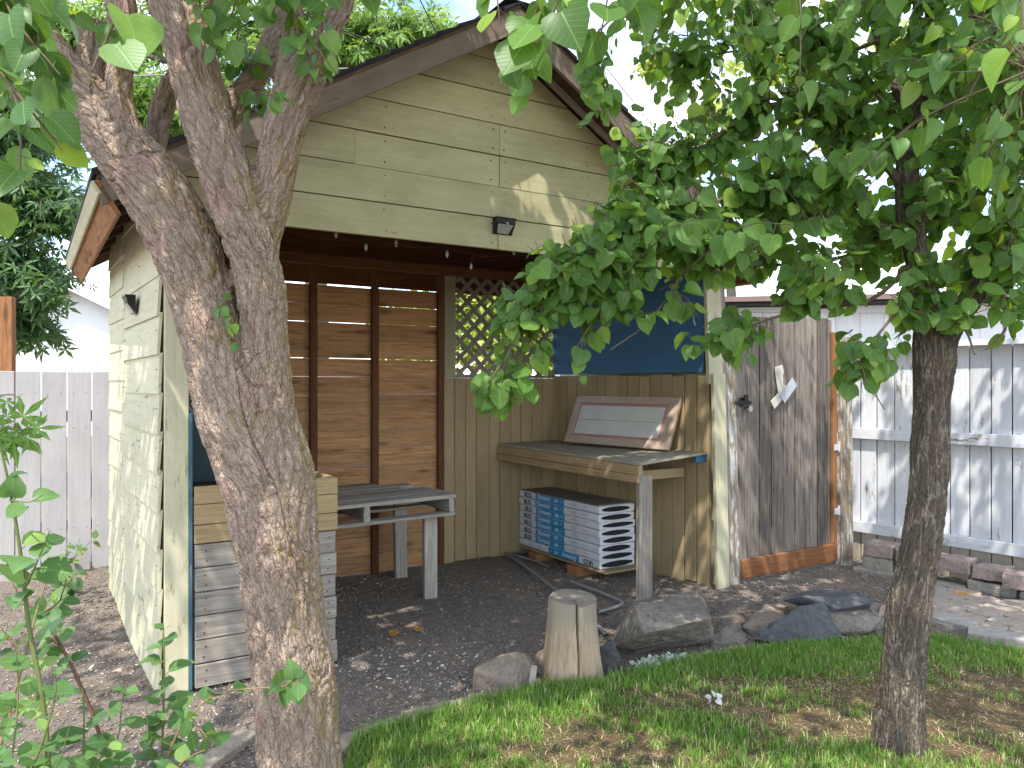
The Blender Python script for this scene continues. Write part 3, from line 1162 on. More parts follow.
for q in ((.03, 3.7, .012, .09, 2.335, 2.47), (.03, 3.5, 1.655, 1.70, 2.40, 2.48)):
    mb = MB()
    mb.box(*q)
    mb.build('header_beam', M['stud'], shed)

# roof: deck, courses of shingles, rafters
mb = MB()
for s in (-1, 1):
    te = -.30 if s < 0 else 3.985
    t0, t1 = (te, APX) if s < 0 else (APX, te)
    mb.prism([(te, zr(te, .012)), (APX, APZ - .012), (APX, APZ - .034), (te, zr(te, .034))], D0, D1, axis=Vector((0, 1, 0)))
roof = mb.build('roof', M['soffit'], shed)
mb = MB()
for s in (-1, 1):
    half = APX + .30 if s < 0 else 3.985 - APX
    nC = 16
    for i in range(nC):
        a, b2 = half * i / nC, half * (i + 1) / nC + .0
        y = D0 - .012
        while y < D1:
            y2 = min(D1 + .012, y + random.uniform(.26, .34))
            th = .02 + random.uniform(0, .006)
            x0, x1 = APX + s * max(a - .02, 0), APX + s * (b2 + (.02 if i == nC - 1 else 0))
            mb.prism([(x0, zr(x0, .010)), (x1, zr(x1, .012)), (x1, zr(x1, .012) + th + .006), (x0, zr(x0, .0))], y, y2 - .003, axis=Vector((0, 1, 0)))
            y = y2
mb.box(APX - .09, APX + .09, D0 - .012, D1 + .012, APZ - .004, APZ + .006)
mb.build('shingles', M['roofing'], roof)

for s in (-1, 1):
    te = -.27 if s < 0 else 3.955
    for d in (0.05, .45, .85, 1.25, 1.65, 1.94):
        mb = MB()
        mb.prism([(te, zr(te, .036)), (APX - s * -.02, APZ - .048), (APX - s * -.02, APZ - .13), (te, zr(te, .125))], d, d + .04)
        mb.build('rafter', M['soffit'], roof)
    for q in (.35, .75, 1.15, 1.55, 1.95):
        x = APX + s * q
        mb = MB()
        mb.prism([(x, zr(x, .037)), (x + s * .045, zr(x + s * .045, .037)), (x + s * .045, zr(x + s * .045, .088)), (x, zr(x, .088))], D0 + .03, -.03, axis=Vector((0, 1, 0)))
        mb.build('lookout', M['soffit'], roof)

for dd in (D0, D1 - .024):
    for s in (-1, 1):
        te = -.285 if s < 0 else 3.97
        mb = MB()
        g = .0015
        x0 = APX + s * g
        mb.prism([(te, zr(te, .036)), (x0, APZ - .036), (x0, APZ - .165), (te, zr(te, .155))], dd, dd + .024, axis=Vector((1, 0, -s * .6)))
        if s > 0:
            mb.prism([(te, zr(te, .168)), (x0 + .06, zr(x0 + .06, .168)), (x0 + .06, zr(x0 + .06, .21)), (te, zr(te, .21))], dd + .10, dd + .118, axis=Vector((1, 0, -.6)))
        mb.build('rake_board', M['rake'], shed)

# eave boards, set square to the slope
for s in (-1, 1):
    te = -.30 if s < 0 else 3.985
    e = Vector((te, 0, zr(te, .036)))
    dn = Vector((-s * .514, 0, -.857))
    mb = MB()
    c = e + dn * .082
    mb.bar((c.x, D0 + .0, c.z), (c.x, D1 - .03, c.z), .165, .022, up=dn)
    mb.build('fascia', M['fascia'], shed)
    if s < 0:
        mb = MB()
        out = Vector((-.857, 0, -.514))
        c = e + dn * .028 + out * .021
        mb.bar((c.x, D0 - .006, c.z), (c.x, D1 - .03, c.z), .06, .016, up=dn)
        mb.build('fascia_trim', M['cream'], shed)

# rear gable boards above the slatted wall
mb = MB()
mb.prism([(-.06, 2.302), (3.6, 2.302), (3.6, zr(3.6, .04)), (APX, APZ - .04), (-.06, zr(-.06, .04))], 1.985, 2.0, axis=Vector((1, 0, 0)))
mb.build('rear_gable', M['stud'], shed)

# slatted wall of old fence boards on three studs
mb = MB()
PIT = .1405
for i in range(16):
    z0 = .012 + i * PIT
    for a, b2 in ((.03, .62), (.622, 1.782), (1.784, 2.365)):
        dz = random.uniform(-.003, .003)
        tl = random.uniform(-.002, .002)
        gap = random.uniform(.002, .0035) if i > 11 else random.uniform(.0028, .0045) if i > 4 else random.uniform(.0, .004)
        if i in (1, 2):
            gap = .001
        th = random.uniform(0, .003)
        v = [(a, 1.744, z0 + dz), (b2, 1.744, z0 + dz + tl), (b2, 1.763 + th, z0 + dz + tl), (a, 1.763 + th, z0 + dz)]
        v += [(p[0], p[1], p[2] + PIT - gap + random.uniform(-.0012, .0012)) for p in v]
        mb.raw(v, [[0, 3, 2, 1], [4, 5, 6, 7], [0, 1, 5, 4], [1, 2, 6, 5], [2, 3, 7, 6], [3, 0, 4, 7]], Vector((1, 0, 0)))
mb.build('slatted_wall', M['cedar'], shed)
for a in (1.255, 1.75, 2.33):
    mb = MB()
    mb.box(a, a + .055, 1.702, 1.742, -.02, 2.40)
    mb.build('stud', M['stud'], shed)

# tan board walls, lattice, blue panel
mb = MB()
x = 2.388
while x < 3.50:
    w = random.choice((.105, .115, .13))
    x1 = min(x + w, 3.53)
    dd = random.uniform(0, .003)
    mb.box(x, x1 - .004, 1.722 - dd, 1.742, random.uniform(-.01, .015), 1.55, ch=.005, axis=Vector((0, 0, 1)))
    x = x1
mb.box(2.388, 3.53, 1.744, 1.752, 0, 1.545, axis=Vector((0, 0, 1)))
mb.build('back_wall', M['tan'], shed)
mb = MB()
mb.box(2.39, 2.495, 1.708, 1.74, 1.556, 2.42)
mb.build('trim_board', M['trim'], shed)

mb = MB()
LX0, LX1, LZ0, LZ1 = 2.497, 3.53, 1.558, 2.44
pitch, sw = .134, .036
for s, y in ((1, 1.722), (-1, 1.729)):
    c = -2.0
    while c < 3.0:
        # line x - x0 = s*(z - z0) + c ; clip to the rectangle
        pts = []
        H = LZ1 - LZ0
        x0 = LX0 + c if s > 0 else LX0 + c
        za, zb = 0.0, H
        xa, xb = (x0, x0 + H) if s > 0 else (x0 + H, x0)
        # clip along x
        def clip(xa, za, xb, zb, lim, keep_greater):
            da, db = (xa - lim), (xb - lim)
            if not keep_greater:
                da, db = -da, -db
            if da < 0 and db < 0:
                return None
            if da < 0:
                t = da / (da - db)
                xa, za = xa + (xb - xa) * t, za + (zb - za) * t
            elif db < 0:
                t = db / (db - da)
                xb, zb = xb + (xa - xb) * t, zb + (za - zb) * t
            return xa, za, xb, zb
        q = clip(xa, za, xb, zb, LX0 + .012, True)
        if q:
            q = clip(*q, LX1 - .012, False)
        if q and math.hypot(q[0] - q[2], q[1] - q[3]) > .03:
            mb.bar((q[0], y, LZ0 + q[1]), (q[2], y, LZ0 + q[3]), sw, .006, up=Vector((-(q[3] - q[1]), 0, q[2] - q[0])).normalized(), ch=.001)
        c += pitch
mb.box(LX0, LX1, 1.733, 1.745, LZ0 - .004, LZ0 + .02, ch=.001)
mb.build('lattice_panel', M['lattice'], shed)

A0, A1 = Vector((3.735, .03, 0)), Vector((3.525, 1.742, 0))
ax = (A1 - A0).normalized()
MR = Matrix.Translation(A0) @ Matrix.Rotation(math.atan2(ax.y, ax.x), 4, 'Z')
LR = (A1 - A0).length
mb = MB()
x = 0.0
while x < LR - .03:
    w = random.choice((.10, .115, .125, .14))
    x1 = min(x + w, LR)
    dd = random.uniform(0, .004)
    mb.box(x, x1 - random.choice((.004, .004, .009)), .0, .02 + dd, random.uniform(-.02, .02), 1.572 + random.uniform(-.012, .004), M=MR, ch=.005, axis=Vector((0, 0, 1)))
    x = x1
mb.box(0, LR, -.010, -.002, 0, 1.56, M=MR, axis=Vector((0, 0, 1)))
mb.build('board_wall', M['tan'], shed)
mb = MB()
mb.box(.05, LR - .005, .003, .016, 1.585, 2.34, M=MR, axis=Vector((1, 0, 0)))
mb.build('blue_panel', M['blue'], shed)
mb = MB()
for i in range(13):
    lap(mb, -.0, 2.0, .1 + .19 * i if i else -.04, min(.302 + .19 * i, 2.46), 3.775, sgn=1)
mb.build('side_siding', M['side'], shed)

# front post, leaning a little
mb = MB()
mb.prism([(3.655, 1.50), (3.80, 1.50), (3.765, 2.32), (3.62, 2.32)], -.034, -.004, axis=Vector((-.045, 0, 1)))
mb.prism([(3.715, -.03), (3.835, -.03), (3.79, 1.575), (3.668, 1.575)], -.062, -.036, axis=Vector((-.03, 0, 1)))
mb.build('front_post', M['cream'], shed)
mb = MB()
mb.prism([(3.84, -.03), (3.915, -.03), (3.815, 2.30), (3.765, 2.32)], -.03, .03, axis=Vector((-.045, 0, 1)))
mb.build('post_edge', M['grey_wood'], shed)


# ------------------------------------------------------------------ lamps and string of bulbs
def solar_lamp(label, loc, rz, s=1.0):
    o = thing('solar_lamp', label, 'lamp', loc, rz, 'solar wall lamps')
    mb = MB()   # wedge-shaped housing that leans out at the top
    w = .074 * s
    poly = [(0, -.05), (-.045, .02), (-.05, .045), (0, .05)]
    n0 = [(-w, a * s, b * s) for a, b in poly] + [(w, a * s, b * s) for a, b in poly]
    mb.raw(n0, [[0, 1, 2, 3], [7, 6, 5, 4], [0, 4, 5, 1], [1, 5, 6, 2], [2, 6, 7, 3], [3, 7, 4, 0]])
    mb.box(-w * 1.08, w * 1.08, -.056 * s, 0, .045 * s, .056 * s)
    mb.build('housing', M['black'], o)
    mb = MB()
    # slanted lens under the housing lip
    a, b2 = Vector((0, -.003, -.042)) * s, Vector((0, -.0425, .012)) * s
    nrm = Vector((0, -.87, -.56)).normalized() * .004
    ww = w * .8
    q = [a + Vector((-ww * .7, 0, 0)), a + Vector((ww * .7, 0, 0)), b2 + Vector((ww, 0, 0)), b2 + Vector((-ww, 0, 0))]
    mb.raw([p + nrm * .2 for p in q] + [p + nrm for p in q], [[0, 1, 2, 3], [4, 5, 6, 7], [0, 1, 5, 4], [1, 2, 6, 5], [2, 3, 7, 6], [3, 0, 4, 7]])
    mb.build('lens', M['lens'], o)
    bm = bmesh.new()
    bmesh.ops.create_icosphere(bm, subdivisions=2, radius=.011 * s)
    me = bpy.data.meshes.new('sensor')
    bm.to_mesh(me)
    bm.free()
    me.materials.append(M['lens'])
    c = link('sensor', me, o, (.01 * s, -.046 * s, .016 * s))
    return o


solar_lamp('small black solar lamp on the gable boards above the open front', sh(1.885, -.034, 2.45), SA, .92)
solar_lamp('small black solar lamp on the left side wall of the shed', sh(-.055, .67, 1.93), SA - math.pi / 2 + ang, .95)

st = thing('string_light', 'string of small clear bulbs hanging under the gable inside the shed front', 'string light', sh(.1, .12, 2.33), SA)
tb = Tubes()
pts = [(Vector((.0 + .25 * i, .0 + .03 * math.sin(i * 2.1), -.012 - .02 * (i % 2))), .003) for i in range(13)]
tb.add(pts, k=5, step=.05)
tb.build('cord', M['cord'], st)
for px, py, d in ((336, 234, .12), (366, 247, .2), (396, 243, .12), (447, 254, .14), (471, 266, .3), (514, 252, .1)):
    # point of the shed interior at depth d under this bulb
    xr = (px - 512) / F
    t = (xr * (SC.y + SW.y * d) - SC.x - SW.x * d) / (SU.x - xr * SU.y)
    p = sh(t, d)
    zb = CAMZ + (384 - py) / F * p.y
    lp = Vector((t - .1, d - .12, zb - 2.33))
    mb = MB()
    prof = [(.020, .004), (.012, .008), (.0, .0105), (-.012, .0085), (-.020, .004), (-.024, .001)]
    n = 10
    vs = [lp + Vector((r * math.cos(6.2832 * i / n), r * math.sin(6.2832 * i / n), z)) for z, r in prof for i in range(n)]
    fs = [[j * n + i, j * n + (i + 1) % n, (j + 1) * n + (i + 1) % n, (j + 1) * n + i] for j in range(len(prof) - 1) for i in range(n)]
    mb.raw(vs, fs)
    b_ = mb.build('bulb', M['bulb'], st, smooth=True)
    mb = MB()
    mb.cyl(lp + Vector((0, 0, .018)), lp + Vector((0, 0, .045)), .008, 8)
    mb.cyl(lp + Vector((0, 0, .045)), Vector((lp.x, lp.y * .5, -.012)), .002, 5)
    mb.build('socket', M['cord'], b_)


# ------------------------------------------------------------------ box counter at the left
ct = thing('box_counter', 'box shaped counter of grey slats with tan top boards behind the big tree trunk', 'counter', sh(.135, -.01), SA)
W_, D_ = .715, .55
mb = MB()
for i in range(6):
    z0 = .02 + .117 * i
    e = random.uniform(-.008, .006)
    mb.box(.004, W_ + e, -.018 - random.uniform(0, .004), .0, z0, z0 + .112, jit=.0015)
    mb.box(W_ - .018, W_, .002, D_, z0, z0 + .112, jit=.0015)
    mb.box(0, .018, .002, D_, z0, z0 + .112, jit=.0015)
    for x in (.05, W_ - .05):
        for q in (.03, .08):
            mb.cyl((x + random.uniform(-.01, .01), -.0235, z0 + q), (x, -.012, z0 + q), .004, 6, mi=1)
mb.build('slat', [M['grey_wood'], M['nail']], ct)
mb = MB()
for i, h in enumerate((.092, .1, .09)):
    z0 = .722 + (0, .092, .192)[i]
    mb.box(0, W_ + .004, -.024, -.002, z0, z0 + h - .003, jit=.001)
    mb.box(W_ - .02, W_ + .004, 0, D_, z0, z0 + h - .003)
mb.build('top_board', M['tanbox'], ct)
mb = MB()
for i in range(5):
    mb.box(0.002, W_ - .022, .002 + .11 * i, .108 + .11 * i, .94, .962)
mb.build('counter_top', M['darkwood'], ct)
mb = MB()
mb.box(.0, .015, -.02, -.004, .015, 1.36)
mb.box(.0, .012, .0, .30, .985, 1.36)
tl = mb.build('teal_board', M['teal_edge'], None)
tl.location = sh(.113, -.01)
tl.rotation_euler = (0, 0, SA)
tag(tl, 'narrow upright board with peeling teal paint beside the cream corner board', 'board')

tp_ = thing('teal_sign', 'dark teal printed panel standing on the box counter, behind the trunk', 'sign', sh(.15, .42, .966), SA)
mb = MB()
mb.box(0, .50, 0, .02, 0, .47)
mb.build('panel', M['teal'], tp_)
mb = MB()
mb.box(.0, .5, -.004, -.001, .345, .47)
mb.build('dark_band', M['black'], tp_)


def lettering(name, text, mat, parent, loc, rot, size, depth=.0008, shear=0.0, bold=0.0, sx=1.0):
    cu = bpy.data.curves.new(name, 'FONT')
    cu.body = text
    cu.size = size
    cu.extrude = depth
    cu.shear = shear
    cu.space_character = 1.12
    cu.offset = bold
    tmp = link(name, cu)
    bpy.context.view_layer.update()
    dg = bpy.context.evaluated_depsgraph_get()
    me = bpy.data.meshes.new_from_object(tmp.evaluated_get(dg))
    bpy.data.objects.remove(tmp)
    me.materials.clear()
    me.materials.append(mat)
    o = link(name, me, parent, loc, rot)
    o.scale = (sx, 1, 1)
    return o


M['dimink'] = plain('dim_ink', (.20, .26, .27), .6)
lettering('lettering', 'NIE', M['dimink'], tp_, (.0, -.006, .36), (R(90), 0, 0), .11, bold=.001)
lettering('lettering', 'WORK HERE', M['dimink'], tp_, (.0, -.003, .2), (R(90), 0, 0), .022) if False else None


# ------------------------------------------------------------------ pallet table
pt = thing('pallet_table', 'low table made of a grey wooden pallet on plank legs', 'table', sh(.72, .75), SA)
ends = [1.275, 1.27, 1.255, 1.10, 1.23, 1.02]
for i in range(6):
    y0 = .0 + .15 * i
    mb = MB()
    mb.box(0, ends[i], y0, y0 + .138, .686, .713, M=Matrix.Rotation(R(-.9), 4, 'Y'), jit=.004)
    mb.build('top_board', M['pallet'], pt)
MT = Matrix.Rotation(R(-.9), 4, 'Y')
for xe, ya in ((1.27, .0), (1.25, .42), (1.2, .78)):
    mb = MB()
    mb.box(0, xe, ya, ya + .10, .565, .585, M=MT, jit=.003)
    mb.build('bottom_board', M['pallet'], pt)
for x in (.02, .60, 1.225):
    mb = MB()
    mb.box(x, x + .042, .004, .88, .587, .684, M=MT, jit=.003)
    mb.build('stringer', M['pallet'], pt)
for x, y, rz_, tilt in ((1.12, .045, 0, 0), (1.185, .76, 4, 2), (.06, .06, 0, 0), (.06, .76, 0, 0)):
    mb = MB()
    mb.box(-.05, .05, -.02, .02, -.02, .70 if y > .5 else .585, jit=.002)
    l = mb.build('leg', M['pallet'], pt)
    l.location = (x, y + (0.07 if y < .5 else 0), 0)
    l.rotation_euler = (R(-tilt), 0, R(rz_))
    # each leg stands inside the pallet frame


# ------------------------------------------------------------------ work bench along the right wall
wb = thing('work_bench', 'pale topped corner workbench with tan fascia boards and a grey front leg', 'workbench', sh(3.05, .03), SA)
mb = MB()


def slabq(mb, q, th, axis, mi=0):
    q = [Vector(p) for p in q]
    lo = [p - Vector((0, 0, th)) for p in q]
    mb.raw(lo + q, [[3, 2, 1, 0], [4, 5, 6, 7], [0, 1, 5, 4], [1, 2, 6, 5], [2, 3, 7, 6], [3, 0, 4, 7]], axis, mi=mi)


slabq(mb, [(-.02, -.02, .955), (.655, -.0, 1.0), (.455, 1.68, .99), (-.13, 1.68, .985)], .018, Vector((0, 1, 0)))
mb.build('bench_top', M['bench'], wb)
for k, (za, zb) in enumerate(((.0, .062), (.066, .118))):
    mb = MB()
    o_ = -.012 * k
    v = []
    for (x, y, z) in ((-.012 + o_, -.015, .934), (-.122 + o_, 1.68, .964)):
        v += [(x - .022, y, z - zb), (x, y, z - zb), (x, y, z - za), (x - .022, y, z - za)]
    mb.raw(v, [[0, 1, 2, 3], [7, 6, 5, 4], [0, 4, 5, 1], [1, 5, 6, 2], [2, 6, 7, 3], [3, 7, 4, 0]], Vector((0, 1, 0)))
    mb.build('fascia_board', M['tanbox'], wb)
mb = MB()
mb.box(-.010, .02, 0.0, .04, -.02, .934, jit=.002)
mb.box(.022, .11, .0, .03, -.02, .86, jit=.002)
lg = mb.build('leg', M['grey_wood'], wb)
for q in ((.02, .60, .18, .22, .80, .87), (.0, .55, 1.0, 1.04, .85, .94)):
    mb = MB()
    mb.box(*q)
    mb.build('brace', M['tan'], wb)
mb = MB()
mb.box(.55, .66, .012, .05, .925, .972)
mb.build('blue_block', M['blue'], wb)

# ------------------------------------------------------------------ wrapped pane leaning on the bench
pn = thing('wrapped_pane', 'white pane in a brown cardboard frame leaning on the workbench', 'pane', sh(3.505, .235, 1.004), SA)
# local: x runs back along the wall, y is thickness, z up the pane
dirx = Vector((-.17, 1.27, 0)).normalized()
upv = Vector((.16, .0214, .385)).normalized()
nrm = dirx.cross(upv).normalized()
MP = Matrix((dirx, nrm, upv)).transposed().to_4x4()
PL, PH = 1.12, .425
mb = MB()
mb.box(0, PL, .0, .020, 0, PH, M=MP)
mb.build('board', M['card'], pn)
s_ = -1
mb = MB()
fw = .065
for (a, b2, c, d) in ((0, PL, 0, fw), (0, PL, PH - fw, PH), (0, fw * 1.6, fw, PH - fw), (PL - fw, PL, fw, PH - fw)):
    mb.box(a, b2, -.010, -.001, c, d, M=MP)
mb.build('cardboard_frame', M['film'], pn)
mb = MB()
x0, x1, z0, z1 = fw * 1.6 + .004, PL - fw - .004, fw + .004, PH - fw - .004
bw = .016
for (a, b2, c, d) in ((x0, x1, z0, z0 + bw), (x0, x1, z1 - bw, z1), (x0, x0 + bw, z0 + bw, z1 - bw), (x1 - bw, x1, z0 + bw, z1 - bw)):
    mb.box(a, b2, -.006, -.0015, c, d, M=MP, ch=.0005)
mb.build('pink_edge', M['pink'], pn)
mb = MB()
zc = (z0 + z1) / 2
mb.box(x0 + bw, x1 - bw, -.004, -.0015, z0 + bw, zc - .0015, M=MP, ch=.0005)
mb.box(x0 + bw, x1 - bw, -.004, -.0015, zc + .0015, z1 - bw, M=MP, ch=.0005)
mb.build('white_sheet', M['pane'], pn)

# ------------------------------------------------------------------ bundles of roof shingles
BL, BW, BH = 1.12, .35, .060
bun = thing('shingle_bundle', '', 'shingles')


def rounded_slab(mb, x0, x1, y0, y1, z0, z1, r, sag=0.0, nx=14, mi=0):
    """a soft wrapped pack: rounded long edges, slight bulge"""
    prof = []
    for (cy, cz, a0) in ((y0 + r, z0 + r, 180), (y1 - r, z0 + r, 270), (y1 - r, z1 - r, 0), (y0 + r, z1 - r, 90)):
        for k in range(4):
            a = R(a0 + 30 * k)
            prof.append((cy + r * math.cos(a), cz + r * math.sin(a)))
    m = len(prof)
    vs, fs = [], []
    for i in range(nx + 1):
        u = i / nx
        x = x0 + (x1 - x0) * u
        b = sag * math.sin(u * 9) * .5 + sag * (mnoise.noise(Vector((u * 5, z0 * 40, 2))))
        for (yy, zz) in prof:
            vs.append((x, yy, zz + b))
    for i in range(nx):
        for j in range(m):
            fs.append([i * m + j, i * m + (j + 1) % m, (i + 1) * m + (j + 1) % m, (i + 1) * m + j])
    fs.append([j for j in range(m)][::-1])
    fs.append([nx * m + j for j in range(m)])
    mb.raw(vs, fs, Vector((1, 0, 0)), mi=mi)


mb = MB()
rounded_slab(mb, 0, BL, 0, BW, .001, BH - .002, .012, .002)
mb.build('wrapper', M['wrap'], bun, smooth=False)
mb = MB()
mb.box(.255, .67, -.0022, .004, .004, BH - .004, ch=.001)
bf = mb.build('blue_band', M['bluefilm'], bun)
tx = lettering('lettering', 'Dynasty', M['whiteink'], bf, (.29, -.0035, .019), (R(90), 0, 0), .052, bold=.0008)
lettering('lettering', 'AR', M['whiteink'], bf, (.535, -.0035, .02), (R(90), 0, 0), .04, bold=.0006)
mb = MB()
mb.box(.615, .645, -.0045, -.0022, .03, .034, ch=.0003)
mb.build('dash', M['whiteink'], bf)
lettering('lettering', 'IKO', M['ink'], bun, (.08, -.0022, .012), (R(90), 0, 0), .053, bold=.0014, shear=-.12, sx=1.2)
for (x, z_, w) in ((.76, .04, .08), (.75, .032, .09), (.77, .022, .06), (.93, .034, .05)):
    mb = MB()
    mb.box(x, x + w, -.0014, .002, z_, z_ + .0034, ch=.0003)
    mb.build('print_line', M['greyink'], bun)
# dark shingles showing at the torn end: a lens-shaped stack
mb = MB()
npt = 9
up_, lo_ = [], []
for k in range(npt):
    u = k / (npt - 1)
    y = .025 + (BW - .05) * u
    hh = .0225 * (math.sin(math.pi * min(max(u, .03), .97)) ** .45)
    up_.append((y, .031 + hh))
    lo_.append((y, .031 - hh))
poly = up_ + lo_[::-1]
mb.prism(poly, BL - .02, BL + .006, plane='yz')
mb.build('shingle_end', M['shingle'], bun)

stack_labels = ['lowest shingle bundle, turned so its lettering is upside down', 'second shingle bundle from the bottom of the stack', 'third shingle bundle from the bottom of the stack', 'fourth shingle bundle from the bottom of the stack', 'fourth shingle bundle from the top of the stack', 'third shingle bundle from the top of the stack', 'second shingle bundle from the top of the stack', 'topmost shingle bundle, with a dusty upper face, under the workbench']
for i in range(8):
    j = random.uniform(-.012, .012)
    o = bun if i == 0 else dup(bun, (0, 0, 0), (0, 0, 0), '')
    o['label'] = stack_labels[i]
    for ch in o.children:
        if i and ch.name.startswith('shingle_end'):
            k_s = random.uniform(.62, 1.05)
            ch.scale = (1, random.uniform(.88, 1.0), k_s)
            ch.location = (0, .008, .031 * (1 - k_s))
    o['category'] = 'shingles'
    o['group'] = 'shingle bundles stacked under the workbench'
    base = sh(3.125 + random.uniform(-.006, .006), 1.70 + j, .088 + BH * i)
    if i == 0:
        # turned half round its long axis-normal so that the label reads upside down
        o.rotation_euler = (0, R(180), SA - math.pi / 2 + R(.0))
        base = sh(3.125, 1.70 - BL, .088 + BH)
    else:
        o.rotation_euler = (0, 0, SA - math.pi / 2 + R(random.uniform(-.6, .6)))
    o.location = base
    if i == 7:
        mb = MB()
        rounded_slab(mb, .002, BL - .03, .006, BW - .004, BH - .008, BH + .003, .005, .002)
        mb.build('dusty_cover', M['wraptop'], o)
# the lowest bundle is flipped, so its torn end needs to face front: give it its own end piece
mb = MB()
mb.prism(poly, -.006, .02, plane='yz')
mb.build('shingle_end', M['shingle'], bun)

mb = MB()
mb.box(0, 1.20, 0, .40, 0, .016)
pl_ = mb.build('plywood_sheet', M['tan'])
pl_.location = sh(3.115, 1.70, .068)
pl_.rotation_euler = (0, 0, SA - math.pi / 2)
tag(pl_, 'thin plywood sheet lying under the shingle stack', 'board')
for (d, lab) in ((1.42, 'orange brown lumber block under the back end of the shingle stack'), (.86, 'orange brown lumber block under the front end of the shingle stack')):
    mb = MB()
    mb.box(-.05, .36, -.07, .07, -.01, .066, jit=.003)
    o = mb.build('lumber_block', M['orange_block'])
    o.location = sh(3.13, d, 0)
    o.rotation_euler = (0, 0, SA + R(random.uniform(-4, 4)))
    tag(o, lab, 'block', 'lumber blocks under the shingles')

# ------------------------------------------------------------------ conduit left on the ground
for pts, r, lab in (([(500, 552), (530, 573), (567, 603), (600, 632), (606, 640)], .013, 'long grey conduit pipe running across the gravel behind the stump'),
                    ([(571, 585), (596, 594), (617, 603), (622, 606), (618, 610), (598, 616)], .012, 'short grey conduit pipe with an elbow bend beside the boulder'),
                    ([(508, 556), (530, 562), (548, 569)], .009, 'thin grey pipe piece near the lumber blocks')):
    tb = Tubes()
    P = [gnd(*p) for p in pts]
    tb.add([(Vector((p.x, p.y, r + .012)) - Vector((P[0].x, P[0].y, 0)), r) for p in P], k=8, step=.04)
    o = tb.build('conduit_pipe', M['conduit'])
    o.location = (P[0].x, P[0].y, 0)
    tag(o, lab, 'pipe')
# ------------------------------------------------------------------ gate
gt = thing('gate', 'weathered grey plank gate with a reddish bottom rail', 'gate', sh(3.985, .0), SA)
GW = 1.13
mb = MB()
x = -.03
for w in (.13, .135, .14, .14, .14, .14, .14, .14, .08):
    x1 = min(x + w, GW)
    mb.box(x, x1 - .0055, -.02 + random.uniform(0, .007), .0, .04 + random.uniform(-.01, .01), 2.015 + .03 * (x / GW) + random.uniform(-.012, .012), jit=.0015, axis=Vector((0, 0, 1)))
    x = x1
mb.build('plank', M['gate'], gt)
mb = MB()
mb.box(-.02, GW - .01, .002, .014, .1, 1.97, axis=Vector((1, 0, 0)))
mb.build('added_gap_sheet', M['soffit'], gt)  # added dark sheet, keeps the bright background out of the plank gaps
mb = MB()
mb.box(.01, GW + .02, -.052, -.022, .035, .175, jit=.003)
mb.build('bottom_rail', M['redwood'], gt)
mb = MB()
mb.box(GW - .035, GW + .015, -.05, -.022, .178, 1.93)
mb.build('side_rail', M['redwood'], gt)
mb = MB()
mb.box(.0, .05, -.04, -.022, 1.33, 1.40)
mb.box(-.07, .10, -.052, -.04, 1.345, 1.375)
mb.box(.02, .06, -.06, -.045, 1.37, 1.42, M=None)
mb.build('latch', M['black'], gt)
mb = MB()
mb.cyl((.065, -.075, 1.315), (.065, -.045, 1.315), .024, 14)
mb.cyl((.065, -.05, 1.315), (.065, -.02, 1.315), .012, 10)
mb.build('knob', M['chrome'], gt)
for z in (.42, .95):
    mb = MB()
    mb.box(GW - .03, GW + .09, -.058, -.052, z, z + .05)
    mb.box(GW + .02, GW + .034, -.068, -.05, z - .01, z + .07)
    mb.build('hinge', M['steel'], gt)

# patch nailed to the gate
pc = thing('wall_patch', 'pale pieces of board and grey tape nailed to the weathered gate', 'patch', sh(4.40, -.022, 1.58), SA)
mb = MB()
mb.bar((.02, -.008, .06), (.075, -.008, -.20), .10, .006, up=Vector((1, 0, .25)).normalized())
mb.bar((.11, -.014, -.12), (-.06, -.014, -.245), .075, .005, up=Vector((-.5, 0, 1)).normalized())
mb.build('board_piece', M['patch'], pc)
mb = MB()
mb.bar((.20, -.02, -.06), (.05, -.02, -.20), .085, .004, up=Vector((-.6, 0, 1)).normalized(), ch=.001)
mb.build('tape', M['tape'], pc)
mb = MB()
mb.bar((.075, -.0125, -.0), (.085, -.0125, -.10), .012, .003, up=Vector((1, 0, 0)))
mb.build('rust_streak', M['redwood'], pc)

# posts on both sides of the gate
mb = MB()
mb.box(-.055, .055, -.05, .05, -.05, 1.93, jit=.008, ch=.008)
o = mb.build('gate_post', M['white_worn'])
o.location = sh(3.935, .02)
o.rotation_euler = (R(-.6), R(-.9), SA)
tag(o, 'peeling white and grey gate post next to the shed corner', 'post', 'gate posts')
mb = MB()
mb.box(-.075, .075, -.06, .06, -.05, 1.90, jit=.006, ch=.006)
o = mb.build('gate_post', M['white_worn'])
o.location = sh(5.24, -.02)
o.rotation_euler = (0, R(-.8), SA)
tag(o, 'peeling white gate post where the gate hinges meet the white fence', 'post', 'gate posts')

# ------------------------------------------------------------------ white fence on the right, running towards the camera
FD = Vector((.61, -.79, 0)).normalized()
FA = Vector((2.955, 6.60, 0)) - FD * .11
fx = thing('white_fence', 'tall white board fence with peeling rails, right of the gate', 'fence', FA, math.atan2(FD.y, FD.x))
